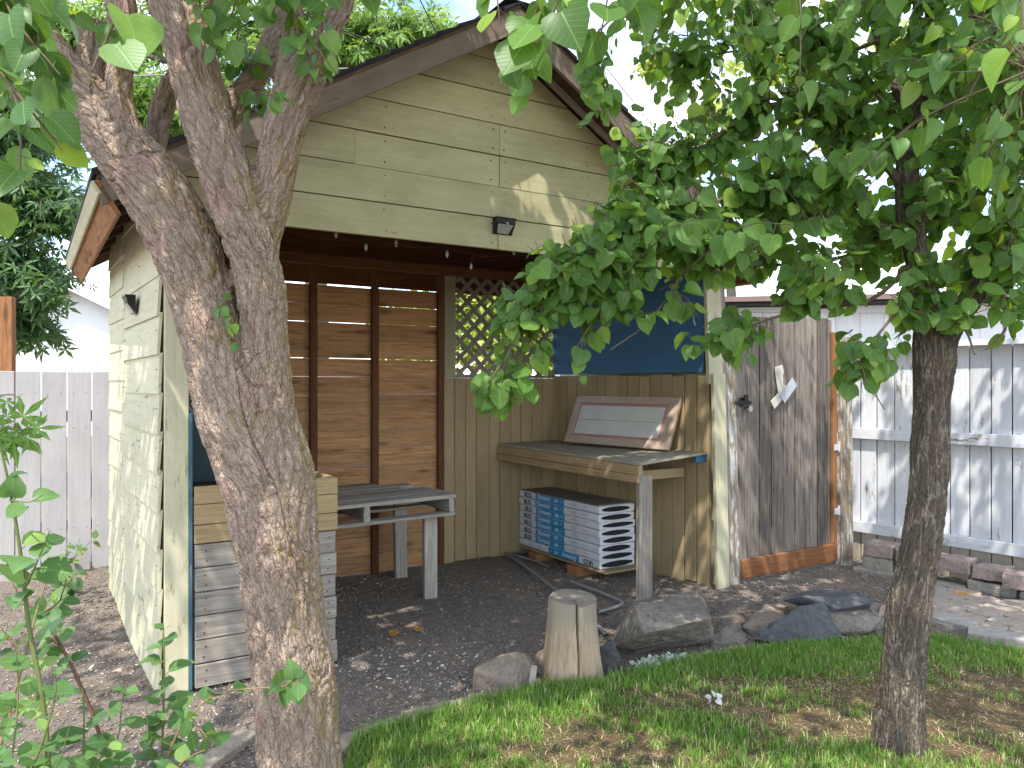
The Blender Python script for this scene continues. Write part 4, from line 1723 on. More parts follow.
# local x along the fence, towards the camera; local -y faces the yard (left of it is the neighbour)
FL = 5.2
fl, fu_ = MB(), MB()
x = 0.0
while x < FL:
    w = random.choice((.14, .145, .15))
    d = random.uniform(0, .004)
    fu_.box(x, x + w - .009, -.004 - d, .014 - d, .295, 1.80, jit=.0015, axis=Vector((0, 0, 1)))
    fl.box(x, x + w - .009, -.002 - d, .014 - d, -.02, .292, jit=.0015, axis=Vector((0, 0, 1)))
    x += w
fu_.build('board', M['white'], fx)
fl.build('lower_board', M['fence_low'], fx)
mb = MB()
mb.box(0, FL, .018, .022, .0, 1.785, axis=Vector((1, 0, 0)))
mb.build('added_gap_sheet', M['soffit'], fx)  # added dark sheet behind the boards, so the gaps between them stay dark
for z0, z1, dd in ((.245, .335, .045), (1.035, 1.125, .045), (1.79, 1.83, .075)):
    for xa, xb in ((-.02, 2.6), (2.604, FL)):
        mb = MB()
        mb.box(xa, xb, -.012 - dd, -.0105, z0, z1, jit=.003)
        mb.build('rail', M['white'], fx)

# ------------------------------------------------------------------ back fence on the left
fb = thing('back_fence', 'pale lavender white board fence left of and behind the shed', 'fence', sh(-5.2, 3.0), SA)
mb = MB()
mbn = MB()
x = 0.0
while x < 10.2:
    w = random.choice((.17, .175, .18))
    d = random.uniform(0, .004)
    mb.box(x, x + w - .007, -d, .018, -.03 + random.uniform(-.01, .01), 1.60 + random.uniform(-.004, .004), jit=.0012, axis=Vector((0, 0, 1)))
    for z in (.36, 1.15, 1.42):
        for q in (.04, .13):
            zz = z + random.uniform(-.012, .012)
            mb.cyl((x + q, -d - .0015, zz), (x + q, .0, zz), .0038, 6, mi=1)
    x += w
mb.build('board', [M['fence_back'], M['nail']], fb)
for z in (.33, 1.2):
    mb = MB()
    mb.box(0, 10.2, .020, .06, z, z + .09)
    mb.build('rail', M['fence_back'], fb)

# ------------------------------------------------------------------ neighbours' houses
gh = thing('white_garage', 'white board garage with a thin reddish roof edge beyond the gate and fence', 'garage', (2.1, 9.2, 0), R(4))
mb = MB()
x = 0.0
while x < 9:
    mb.box(x, x + .30, -.02, .0, 0, 2.36, axis=Vector((0, 0, 1)), ch=.006)
    x += .303
mb.box(0, 9, .002, .05, 0, 2.36)
mb.prism([(0, 2.362), (9, 2.362), (9, 2.62), (0, 2.40)], -.012, .03, axis=Vector((1, 0, 0)))
mb.box(0.0, .03, .05, 4.5, 0, 2.36)
mb.build('wall', M['garage'], gh)
mb = MB()
mb.prism([(-.25, 2.405), (9.3, 2.64), (9.3, 2.72), (-.25, 2.485)], -.30, 4.8, axis=Vector((0, 1, 0)))
mb.build('roof', M['roofing'], gh)
mb = MB()
mb.prism([(-.27, 2.435), (9.3, 2.67), (9.3, 2.73), (-.27, 2.495)], -.335, -.303, axis=Vector((1, 0, 0)))
mb.build('roof_edge', plain('rust_trim', (.22, .15, .125), .6, .2, 8), gh)

nh = thing('white_house', 'white neighbour house with a grey gable roof past the left fence', 'house', (-12.6, 22.0, 0), R(20))
mb = MB()
for i in range(9):
    mb.box(-3, 3, -.01, .02, .3 * i, .3 * i + .297)
mb.prism([(-3, 2.7), (3, 2.7), (0, 4.2)], .0, .04, axis=Vector((1, 0, 0)))
mb.box(-3, 3, .05, 6, 0, 2.7)
mb.build('wall', M['housewhite'], nh)
mb = MB()
mb.prism([(-3.5, 2.47), (0, 4.22), (0, 4.34), (-3.5, 2.59)], -.4, 6.3, axis=Vector((0, 1, 0)))
mb.prism([(3.5, 2.47), (3.5, 2.59), (0, 4.34), (0, 4.22)], -.4, 6.3, axis=Vector((0, 1, 0)))
mb.build('roof', plain('roof_slate', (.17, .18, .2), .8, .3, 30), nh)
mb = MB()
mb.prism([(-3.5, 2.40), (-.001, 4.15), (-.001, 4.33), (-3.5, 2.58)], -.43, -.405, axis=Vector((1, 0, .5)))
mb.prism([(3.5, 2.40), (3.5, 2.58), (.001, 4.33), (.001, 4.15)], -.43, -.405, axis=Vector((1, 0, -.5)))
mb.build('rake_board', M['housewhite'], nh)

p = at(4, 372, 6.75)
mb = MB()
mb.box(-.10, .085, -.03, .03, 0, 2.26, jit=.004, axis=Vector((0, 0, 1)))
o = mb.build('cedar_post', M['fascia'])
o.location = (p.x, p.y, 0)
tag(o, 'reddish cedar plank standing up behind the left fence', 'post')


# ------------------------------------------------------------------ rocks
def rock(label, pts, mat, cat='rock', group='rocks along the lawn edge', rough=.010, name='rock', sub=3, bev=.007):
    """convex stone from hand-placed corner points (world), faceted and weathered"""
    pts = [Vector(p) for p in pts]
    if 'pile' in label or 'slab of rock' in label or 'brown grey rock' in label or 'low dark grey' in label:
        gx, gy = sum(p.x for p in pts) / len(pts), sum(p.y for p in pts) / len(pts)
        pts = [Vector((gx + (p.x - gx) * 1.12, gy + (p.y - gy) * 1.12, p.z * 1.22 + .012)) for p in pts]
    c = Vector((sum(p.x for p in pts) / len(pts), sum(p.y for p in pts) / len(pts), 0))
    bm = bmesh.new()
    for p in pts:
        bm.verts.new(p - c)
    r = bmesh.ops.convex_hull(bm, input=bm.verts)
    junk = [g for g in r['geom_interior'] if isinstance(g, bmesh.types.BMVert)]
    if junk:
        bmesh.ops.delete(bm, geom=junk, context='VERTS')
    bmesh.ops.dissolve_limit(bm, angle_limit=R(9), verts=bm.verts, edges=bm.edges)
    bmesh.ops.bevel(bm, geom=list(bm.edges), offset=bev, segments=2, profile=.6, affect='EDGES')
    bmesh.ops.triangulate(bm, faces=bm.faces)
    for k in range(6):
        long = [e for e in bm.edges if e.calc_length() > .035]
        if not long:
            break
        bmesh.ops.subdivide_edges(bm, edges=long, cuts=1)
        bmesh.ops.triangulate(bm, faces=[f for f in bm.faces if len(f.verts) > 3])
    bm.normal_update()
    sd = random.random() * 50
    for v in bm.verts:
        p = v.co + Vector((sd, 0, 0))
        d = mnoise.noise(p * 5) * .7 + mnoise.noise(p * 14) * .7 + mnoise.noise(p * 34) * .5
        # layered chipping
        d += .5 * mnoise.cell(Vector((p.x * 13, p.y * 13, p.z * 22 + p.x * 9)))
        v.co += v.normal * d * rough
    me = bpy.data.meshes.new(name)
    bm.to_mesh(me)
    bm.free()
    me.materials.append(mat)
    for pl in me.polygons:
        pl.use_smooth = False
    o = link(name, me, None, c)
    return tag(o, label, cat, group)


def rpx(lst, Y0):
    """corner points given as (px, py, extra depth) around distance Y0"""
    return [at(a, b, Y0 + d) for a, b, d in lst]


YB = 4.28
rock('large angular grey boulder with a flat top beside the log stump', rpx([
    (608, 650, .0), (612, 640, .35), (634, 605, .0), (632, 603, .4), (660, 597, .55), (695, 590, .62), (704, 597, .6), (712, 618, -.02), (714, 646, .2), (716, 655, .5),
    (643, 634, -.22), (622, 660, .04), (690, 652, .28), (640, 660, .16), (625, 668, .4), (680, 662, .5), (668, 628, -.20), (706, 619, -.08)], YB), M['rock_grey'], 'boulder', bev=.006, rough=.009, name='boulder')
rock('brownish rock with a slanted top left of the log stump', rpx([
    (474, 668, .0), (472, 700, .0), (480, 702, .0), (515, 652, .02), (530, 655, .1), (536, 664, .15), (528, 694, .0), (520, 690, -.04), (478, 662, .2), (520, 650, .25), (533, 700, .2), (476, 700, .25)], 3.78), M['rock_brown'])
rock('small dark rock half hidden behind the left side of the stump', rpx([
    (534, 655, .1), (548, 645, .12), (552, 690, .05), (533, 698, .05), (545, 650, .35), (560, 690, .35), (530, 690, .3)], 3.88), M['rock_brown'])
rock('small black rock wedged between the stump and the big boulder', rpx([
    (600, 645, .05), (612, 640, .1), (622, 660, .0), (618, 674, .0), (600, 680, .0), (598, 660, .2), (615, 650, .3), (610, 676, .25)], 3.98), M['rock_dark'])
rock('low dark grey rock just right of the big boulder', rpx([
    (713, 640, .1), (722, 632, .15), (738, 626, .3), (756, 640, .2), (758, 648, .05), (725, 650, .0), (716, 650, .05), (735, 650, .35), (750, 648, .4)], 4.42), M['rock_grey'])
rock('rounded brown grey rock with a pale top behind the dark slab', rpx([
    (745, 628, .0), (748, 622, .2), (766, 609, .35), (782, 605, .4), (789, 618, .2), (787, 628, .05), (770, 636, .0), (757, 639, .0), (752, 642, .2), (785, 638, .3)], 4.62), M['rock_brown'])
rock('large blue black slab of rock leaning at the lawn edge', rpx([
    (757, 641, -.02), (764, 634, .02), (800, 614, .08), (821, 609, .12), (834, 630, .02), (838, 640, -.02), (815, 643, -.05), (770, 644, -.04), (812, 612, .22), (835, 642, .2), (765, 643, .15), (826, 618, .16)], 4.46), M['rock_blue'])
rock('flat dark slab lying on top of the rock pile', rpx([
    (786, 606, .05), (808, 603, -.08), (838, 614, -.14), (866, 609, -.06), (868, 604, .0), (848, 597, .28), (830, 595, .34), (805, 597, .3), (795, 608, .1), (866, 612, .0), (840, 611, .2), (828, 618, -.12), (806, 609, -.06)], 4.78), M['rock_blue'], bev=.006, rough=.007)
rock('flat olive grey rock under the top slab of the pile', rpx([
    (826, 618, .0), (832, 634, -.04), (868, 634, -.04), (878, 622, .02), (866, 612, .15), (834, 612, .2), (870, 632, .2), (832, 636, .2), (852, 638, -.02)], 4.62), M['rock_grey'], bev=.007, rough=.008)
rock('pale grey rock at the right end of the rock pile', rpx([
    (866, 614, .12), (876, 606, .22), (886, 620, .1), (890, 634, .0), (872, 638, -.02), (866, 634, .0), (884, 612, .3), (888, 634, .3)], 4.72), M['rock_grey'])
rock('upright brown rock behind the slim tree trunk', rpx([
    (880, 607, .05), (896, 601, .1), (906, 604, .2), (904, 634, .1), (888, 640, .0), (878, 632, .02), (884, 603, .35), (906, 636, .35)], 4.78), M['rock_brown'])
rock('loose pale clod of soil beside the side wall of the shed', rpx([(99, 676, .0), (122, 668, .02), (124, 676, .0), (112, 680, -.03), (104, 672, .15), (118, 668, .18)], 3.98), M['edging'], group=None, name='soil_clod', bev=.006, rough=.008)
rock('white stone at the bottom edge of the photo left of the trunk', [Vector((-1.10, 2.26, .02)) + Vector(q) for q in ((-.09, -.05, 0), (.09, -.05, 0), (.1, .05, .0), (-.09, .06, 0), (-.07, -.04, .10), (.06, -.04, .115), (.08, .04, .1), (-.06, .05, .11))], M['pebble'], group=None, bev=.02, rough=.004)

# flush stone edging between gravel and lawn
for i, ((a, b), (c, d)) in enumerate((((345, 752), (408, 727)), ((412, 725), (480, 707)), ((184, 790), (256, 738)))):
    p, q = gnd(a, b), gnd(c, d)
    n = Vector((-(q - p).y, (q - p).x, 0)).normalized()
    wdt = .075
    pts = []
    for u in (0, .5, 1):
        m = p.lerp(q, u) + n * random.uniform(-.012, .012)
        for s in (-.2, 1):
            pts += [m + n * wdt * s + Vector((0, 0, .034 + random.uniform(-.006, .006))), m + n * wdt * s * 1.05 + Vector((0, 0, -.04))]
    rock(['tan edging stone between gravel and lawn right of the big trunk', 'tan edging stone between gravel and lawn next to the brownish rock', 'tan edging stone left of the big trunk at the bottom edge'][i], pts, M['edging'], 'edging', 'edging stones', name='edging_stone', bev=.008, rough=.006)

# ------------------------------------------------------------------ split log used as a stump
lb = gnd(574, 689)
lg_ = thing('log_stump', 'short upright split log with a bare tan side at the lawn edge', 'stump', (lb.x, lb.y + .15, 0), 0)
H_ = .405
NA, NZ = 264, 40
rb, rt = .163, .122
crk = R(-82)          # direction of the split, towards the viewer and a little right
lat, lon = [], []
vs, fs = [], []
for j in range(NZ + 1):
    u = j / NZ
    for i in range(NA):
        a = 2 * math.pi * i / NA
        r = rt + (rb - rt) * (1 - u) ** 1.6
        r *= 1 + .05 * mnoise.noise(Vector((math.cos(a) * 1.5, math.sin(a) * 1.5, u * .6))) + .02 * mnoise.noise(Vector((math.cos(a) * 9, math.sin(a) * 9, u * .8)))
        r += .016 * (1 - u) ** 3 * math.sin(3 * a + 1)
        da = (a - crk + math.pi) % (2 * math.pi) - math.pi
        wob = .03 * math.sin(u * 5)
        width = .055 * (.5 + .5 * u)
        g = max(0, 1 - abs(da - wob) / width)
        r *= 1 - .85 * g ** .5
        zt = H_ + .008 * mnoise.noise(Vector((math.cos(a) * 2, math.sin(a) * 2, 5))) + (.012 if -1.4 < da < 0 else 0) + .012 * math.cos(a - 1.8)
        vs.append((r * math.cos(a) + .006 * u, r * math.sin(a), -.03 + (zt + .03) * u))
for j in range(NZ):
    for i in range(NA):
        fs.append([j * NA + i, j * NA + (i + 1) % NA, (j + 1) * NA + (i + 1) % NA, (j + 1) * NA + i])
me = bpy.data.meshes.new('log')
me.from_pydata(vs, [], fs)
me.materials.append(M['log_side'])
me.polygons.foreach_set('use_smooth', np.ones(len(me.polygons), dtype=bool))
link('log', me, lg_)
# weathered top with a radial split
tv, tf = [], []
rings = 8
for k in range(rings + 1):
    f = 1 - k / rings
    for i in range(NA):
        x, y, z = vs[NZ * NA + i]
        tv.append((x * f, y * f, z * f + (1 - f) * (H_ - .004) + .004 * mnoise.noise(Vector((x * f * 30, y * f * 30, 1)))))
for k in range(rings):
    for i in range(NA):
        tf.append([k * NA + i, k * NA + (i + 1) % NA, (k + 1) * NA + (i + 1) % NA, (k + 1) * NA + i])
me = bpy.data.meshes.new('log_top')
me.from_pydata(tv, [], tf)
me.materials.append(M['log_top'])
me.update()
link('log_top', me, lg_)

# ------------------------------------------------------------------ retaining blocks along the fence, pavers
BD = Vector((.66, -.75, 0)).normalized()
BA = Vector((2.80, 6.16, 0))
bz = math.atan2(BD.y, BD.x)


def block(x0, x1, z0, z1, mat, label, fwd=0.0, dep=.2):
    c = BA + BD * ((x0 + x1) / 2)
    nrm_ = Vector((-BD.y, BD.x, 0))       # away from the yard
    c = c + nrm_ * (-fwd)
    h = (x1 - x0) / 2 - .004
    M_ = Matrix.Translation(c) @ Matrix.Rotation(bz + R(random.uniform(-2, 2)), 4, 'Z')
    pts = []
    for sx in (-1, 1):
        for sy in (0, 1):
            for sz in (0, 1):
                pts.append(M_ @ Vector((sx * h + random.uniform(-.006, .006), sy * dep + random.uniform(-.01, .01), (z0, z1)[sz] + random.uniform(-.004, .004))))
    rock(label, pts, mat, 'block', 'retaining blocks along the white fence', rough=.006, name='retaining_block', bev=.012)


block(.0, .24, .13, .235, M['block_red'], 'reddish block nearest the gate, upper row of the low wall')
block(.25, .50, .125, .225, M['block_red'], 'reddish block second from the gate, upper row of the low wall')
block(.51, .78, .115, .215, M['block_red'], 'reddish block behind the slim trunk, upper row of the low wall')
block(.0, .24, .02, .125, M['block_grey'], 'tan block nearest the gate, middle row of the low wall')
block(.25, .50, .01, .12, M['block_red'], 'reddish block second from the gate, middle row of the low wall')
block(-.05, .36, -.06, .035, M['block_grey'], 'long grey kerb stone at the foot of the wall by the gate post', .07)
block(.37, .75, -.06, .03, M['block_grey'], 'long grey kerb stone at the foot of the wall left of the slim trunk', .07)
block(.79, 1.02, .10, .19, M['block_red'], 'orange tinted block just right of the slim trunk')
block(1.0, 1.29, .085, .19, M['block_red'], 'big pinkish grey block right of the slim trunk, in front of its row', .075)
block(1.30, 1.62, .075, .185, M['block_red'], 'big pinkish grey block cut by the right edge of the photo', .075)
block(.76, 1.08, -.03, .08, M['block_grey'], 'rough grey lower block right of the slim trunk')
block(1.09, 1.38, -.03, .075, M['block_grey'], 'rough grey lower block under the big pinkish blocks', .03)
block(1.39, 1.72, -.03, .07, M['block_grey'], 'rough grey lower block at the right edge of the photo', .03)

PV = []
pc_ = gnd(985, 615)
for r_ in range(6):
    for q_ in range(7):
        x = (q_ - 3.0 + .5 * (r_ % 2)) * .205
        y = (r_ - 2.3) * .17
        th = bz + R(20)
        X = pc_.x + x * math.cos(th) - y * math.sin(th)
        Yy = pc_.y + x * math.sin(th) + y * math.cos(th)
        PV.append((X, Yy))
places = 'nearest'
npv = 0
for (X, Yy) in PV:
    if inside(np.array([X]), np.array([Yy]))[0]:
        continue
    rel = Vector((X, Yy, 0)) - BA
    s_ = rel.dot(BD)
    off_ = rel.dot(Vector((BD.y, -BD.x, 0)))      # towards the yard
    if off_ < .12 or s_ < .55:
        continue
    de_ = min((Vector((X, Yy, 0)) - p).length for p in lawn_poly[:len(LAWN_PX)])
    if de_ < .15:
        continue
    bm = bmesh.new()
    k = 18
    top, bot = [], []
    for i in range(k):
        a = 2 * math.pi * i / k + bz
        # wavy interlocking outline
        rr = .110 * (1 + .07 * math.cos(6 * a + .4)) * (1 + .03 * random.uniform(-1, 1))
        top.append(bm.verts.new((rr * math.cos(a), rr * math.sin(a) * .93, .022 + random.uniform(-.002, .002))))
        bot.append(bm.verts.new((rr * math.cos(a), rr * math.sin(a) * .93, -.04)))
    ft = bm.faces.new(top)
    for i in range(k):
        bm.faces.new([bot[i], bot[(i + 1) % k], top[(i + 1) % k], top[i]])
    bmesh.ops.bevel(bm, geom=[e for e in ft.edges], offset=.008, segments=2, affect='EDGES')
    bmesh.ops.recalc_face_normals(bm, faces=bm.faces)
    me = bpy.data.meshes.new('paver')
    bm.to_mesh(me)
    bm.free()
    me.materials.append(M['paver'])
    o = link('paver', me, None, (X, Yy, .012 + random.uniform(-.003, .004)), (R(random.uniform(-1, 1)), R(random.uniform(-1, 1)), 0))
    tag(o, 'one of the tan interlocking pavers at the foot of the white fence', 'paver', 'tan interlocking pavers')
for (a, b, c, d, lab) in ((928, 617, 966, 633, 'grey edging slab right of the slim trunk, left of the two slabs'), (967, 634, 1032, 650, 'grey edging slab at the right edge of the photo, bordering the pavers')):
    p, q = gnd(a, b + 8), gnd(c, d + 2)
    n_ = Vector((-(q - p).y, (q - p).x, 0)).normalized()
    pts = []
    for u in (p, q):
        for s in (0.0, .17):
            for z in (-.03, .055):
                pts.append(u + n_ * s + Vector((0, 0, z)))
    rock(lab, pts, M['slab'], 'slab', 'edging slabs', name='edging_slab', bev=.009, rough=.005)

# ------------------------------------------------------------------ small things on the ground
for (px, py, lab, sz) in ((415, 633, 'single yellow fallen leaf on the gravel under the pallet table', .055), (390, 637, 'curled brown fallen leaf on the gravel left of the yellow one', .06), (958, 600, 'orange dry leaf lying at the foot of the retaining blocks', .10)):
    L = Leaves('heart')
    L.add((0, 0, 0), (1, .3, .15), (.2, -.5, 1), sz)
    L.add((.01, .015, .004), (.6, -.6, .3), (-.3, -.3, 1), sz * .8)
    o = L.build('fallen_leaf', M['leaf_dry'])
    p = gnd(px, py)
    o.location = (p.x, p.y, .02)
    tag(o, lab, 'leaf', 'fallen leaves')
L = Leaves('heart')
for i in range(130):
    u = i / 130
    p = gnd(640 + 48 * u, 674 - 9 * u)
    L.add((p.x + rng.normal() * .015, p.y + rng.normal() * .02, .03 + .03 * rng.random()), rvec() + np.array([0, -.3, .6]), rvec() + np.array([0, -.5, .6]), .028)
tag(L.build('silvery_plant', M['leaf_silver']), 'low silvery white leaved plant growing under the big boulder', 'plant')
L = Leaves('heart')
for i in range(5):
    L.add((.012 * i, .01 * (i % 2), .01 * (i % 3)), rvec() + np.array([0, 0, .5]), rvec() + np.array([0, -.6, .5]), .03)
o = L.build('white_petals', M['pebble'])
p = gnd(709, 712)
o.location = (p.x, p.y, .05)
tag(o, 'small white crumpled petals lying on the lawn', 'petals')
mb = MB()
mb.bar((0, 0, .0), (.02, .02, .14), .03, .012, up=Vector((1, 0, 0)))
o = mb.build('wood_splinter', M['grey_wood'])
p = gnd(530, 692)
o.location = (p.x, p.y - .05, .0)
tag(o, 'pale upright splinter of wood between the rock and the stump', 'splinter')
# ------------------------------------------------------------------ the big tree in front of the shed
def L3(lst):
    """limb from (px, py, distance, radius in px)"""
    return [(at(a, b, Y), r * Y / F) for a, b, Y, r in lst]


YT = 2.72
base = at(303, 812, YT)
big = thing('apricot_tree', 'big forked tree with thick furrowed bark in front of the shed', 'tree', (base.x, base.y, 0))
limbs = [
    # first stem: base, up to the left, on into the left limb
    L3([(305, 850, YT, 60), (304, 808, YT, 48), (301, 765, YT, 42.5), (292, 660, YT, 39.5), (279, 570, YT, 40), (265, 490, YT, 42), (240, 425, YT, 39), (217, 350, YT, 32), (196, 278, YT, 33), (164, 205, YT, 34), (125, 150, YT, 30), (85, 98, YT, 25), (48, 48, YT, 20), (10, 0, YT, 18), (-40, -60, YT + .1, 15), (-110, -150, YT + .3, 11), (-180, -260, YT + .4, 6)]),
    # right stem, fused below y = 380
    L3([(287, 640, YT + .02, 34), (286, 540, YT + .02, 33), (279, 470, YT + .02, 35), (271, 400, YT + .0, 24), (266, 340, YT - .02, 22.5), (259, 275, YT - .03, 25), (236, 205, YT - .03, 27), (207, 120, YT, 26), (188, 50, YT + .02, 25), (172, 0, YT + .05, 24), (155, -60, YT + .05, 22), (150, -160, YT, 17), (170, -280, YT - .1, 11), (190, -380, YT - .2, 6)]),
    # upright limb from the left stem
    L3([(165, 215, YT + .02, 26), (138, 165, YT, 20), (121, 110, YT - .02, 15.5), (120, 60, YT - .02, 13), (121, 0, YT, 15.5), (124, -60, YT, 14), (110, -160, YT - .1, 11), (70, -300, YT - .3, 6)]),
    # broken stub
    L3([(112, 128, YT + .1, 15), (98, 85, YT + .12, 13), (92, 50, YT + .12, 13), (90, 20, YT + .12, 11)]),
    # thin limb behind, between the stems
    L3([(178, 215, YT + .12, 14), (156, 160, YT + .2, 11), (160, 120, YT + .26, 12), (172, 82, YT + .3, 11), (200, 40, YT + .35, 10), (225, -30, YT + .4, 9)]),
    # limb to the right across the gable
    L3([(252, 290, YT + .04, 24), (264, 225, YT + .03, 21), (276, 170, YT + .02, 21), (286, 125, YT + .01, 22.5), (300, 85, YT, 22), (324, 45, YT, 15), (345, 0, YT, 12.5), (372, -60, YT - .05, 11), (420, -160, YT - .25, 9), (500, -260, YT - .6, 6)]),
    L3([(280, 130, YT + .02, 16), (290, 75, YT + .03, 13), (293, 30, YT + .05, 10), (296, -40, YT + .1, 9), (290, -150, YT, 6)]),
    # dark limb behind it
    L3([(205, 165, YT + .14, 16), (232, 108, YT + .18, 14), (258, 75, YT + .22, 13), (276, 40, YT + .26, 13), (285, 0, YT + .3, 12), (300, -80, YT + .4, 9), (330, -180, YT + .5, 5)]),
]
tr_ = limb_mesh('bark', limbs, .0055, .0165, 27.0, 9.0, M['bark_left'], big, (base.x, base.y, 0), 3.0)

tw = Tubes()
lv = Leaves('heart')
b0 = np.array([base.x, base.y, 0.0])
# unseen branches that carry the crown, spread and added to shade shed and yard
ends = []
for (x, y, z) in ((-2.7, 1.0, 5.0), (-3.2, 2.9, 4.6), (-2.2, 3.9, 5.3), (-1.0, 3.2, 5.8), (.4, 2.2, 5.2), (1.3, 1.0, 4.8), (.3, .2, 5.2), (-1.2, -.1, 5.0), (-.6, 1.4, 6.0), (1.7, 2.4, 4.9), (-2.2, .2, 4.8), (.9, 3.5, 5.4), (-3.6, 1.6, 4.7), (2.3, 1.5, 4.9), (2.4, .3, 4.8), (.0, 3.7, 4.5), (.5, 3.5, 4.7), (-.4, 3.4, 4.8), (.9, 3.9, 4.9)):
    s = at(*random.choice([(170, -200, YT), (120, -160, YT), (400, -130, YT - .2), (290, -120, YT), (-60, -80, YT + .1)]))
    e = Vector((x, y, z))
    m = s.lerp(e, .5) + Vector((random.uniform(-.2, .2), random.uniform(-.2, .2), .25))
    P, r = tw.add([(s, .03), (m, .02), (e, .006)], k=7, step=.1)
    ends.append(P)


def crown_fill(ends, n, leaves, tubes, spread, length, nleaf, size, zmin=None, front=None, **kw):
    k = 0
    while k < n:
        P = ends[int(rng.random() * len(ends))]
        j = int((.25 + .75 * rng.random()) * (len(P) - 1))
        d = rvec() * spread * rng.random() ** .5
        q = P[j] + d
        if zmin is not None and q[2] < zmin(q):
            continue
        leafy_twig(tubes, leaves, P[j], q, nleaf, size, **kw)
        k += 1


def above_frame(q):
    # these shoots stay above what the photograph shows of the tree
    return 1.62 + .52 * max(q[1], 0) + .25


crown_fill(ends, 820, lv, tw, 1.1, 1, 15, .085, zmin=above_frame, start=.15, face=.1)

# shoots seen at the top left of the picture, near the camera
for (a, b, Y, c, d, Y2, n, s) in ((-40, -60, 1.55, 30, 60, 1.5, 7, .085), (-40, -30, 1.6, 45, 130, 1.55, 9, .085), (20, -80, 1.6, 60, 75, 1.5, 7, .085), (-60, 40, 1.7, 20, 190, 1.6, 8, .08), (-40, 60, 1.6, 62, 150, 1.5, 6, .085), (-10, -50, 1.9, 85, 30, 1.9, 6, .075),
                                  (-50, 90, 1.8, -2, 215, 1.75, 6, .08), (60, -70, 1.5, 92, 70, 1.42, 3, .085), (-60, -20, 1.9, 10, 100, 1.9, 8, .08), (0, -90, 1.7, 40, 30, 1.7, 8, .08)):
    s0 = np.array(at(a, b, Y))
    leafy_twig(tw, lv, s0, at(c, d, Y2), n, s, start=.35, face=.5, r0=.005)
    AE = np.concatenate(ends)
    e0 = AE[int(((AE - s0) ** 2).sum(1).argmin())]
    tw.add([(e0, .009), ((e0 + s0) / 2 + rvec() * .08, .007), (s0, .005)], k=5, step=.1)
# leaves on the limbs to the right of the fork
for (a, b, Y, c, d, Y2, n, s) in ((285, -40, 2.6, 300, 60, 2.55, 14, .075), (330, -60, 2.6, 318, 60, 2.55, 14, .075), (260, -50, 2.6, 275, 20, 2.6, 12, .075), (300, 20, 2.62, 325, 85, 2.5, 9, .06), (320, 40, 2.6, 338, 75, 2.5, 5, .05), (262, 85, 2.8, 252, 110, 2.7, 5, .07), (225, -40, 2.6, 215, 55, 2.55, 12, .07), (195, -30, 2.5, 205, 40, 2.5, 9, .065), (230, 60, 2.9, 262, 60, 2.8, 8, .07), (265, 95, 2.5, 290, 105, 2.45, 6, .05), (350, -50, 2.8, 375, 10, 2.8, 8, .07), (240, 20, 3.0, 260, 120, 2.95, 9, .07), (118, 20, 2.6, 105, 45, 2.5, 5, .06), (200, 60, 2.95, 190, 110, 3.0, 6, .06), (-20, 60, 2.8, 30, 110, 2.8, 8, .07), (45, 10, 2.7, 20, 60, 2.6, 8, .07)):
    leafy_twig(tw, lv, at(a, b, Y), at(c, d, Y2), n, s, start=.2, face=.5, r0=.004)
# small shoot on the trunk
leafy_twig(tw, lv, at(222, 293, YT - .12), at(240, 352, YT - .16), 12, .034, start=.15, face=.6, r0=.002)
leafy_twig(tw, lv, at(222, 293, YT - .12), at(228, 340, YT - .17), 6, .03, start=.3, face=.6, r0=.002)


# ------------------------------------------------------------------ the slim tree on the lawn
Y2 = 3.12
base2 = at(899, 752, Y2)
slim = thing('apricot_tree', 'slim leaning tree with pale cracked bark growing from the lawn', 'tree', (base2.x, base2.y, 0))
limbs2 = [
    L3([(893, 800, Y2, 36), (897, 758, Y2, 28), (900, 720, Y2, 24), (904, 660, Y2, 21.5), (909, 610, Y2, 20.5), (920, 550, Y2, 18.5), (927, 500, Y2, 17.5), (930, 450, Y2, 18.5), (932, 400, Y2, 17.5), (934, 352, Y2, 20), (928, 310, Y2, 14), (917, 260, Y2, 12), (909, 205, Y2, 12), (908, 150, Y2, 11), (922, 105, Y2, 11), (948, 62, Y2, 11), (975, 20, Y2, 9), (1000, -40, Y2, 8), (1020, -140, Y2, 6), (1030, -240, Y2, 4)]),
    L3([(934, 370, Y2, 15), (950, 328, Y2, 12), (975, 292, Y2, 11), (990, 255, Y2 - .02, 10), (1015, 215, Y2 - .05, 9), (1060, 150, Y2 - .1, 8), (1120, 60, Y2 - .1, 6), (1200, -60, Y2, 4)]),
    L3([(912, 225, Y2, 9), (950, 190, Y2 + .1, 7), (985, 150, Y2 + .2, 6), (1010, 90, Y2 + .3, 4)]),
    L3([(908, 160, Y2, 7), (900, 100, Y2 + .05, 6), (880, 40, Y2 + .1, 5), (850, -40, Y2 + .1, 4), (800, -140, Y2, 3)]),
]
limb_mesh('bark', limbs2, .0042, .0085, 36.0, 11.0, M['bark_right'], slim, (base2.x, base2.y, 0), 11.0)
tw2 = Tubes()
lv2 = Leaves('heart')
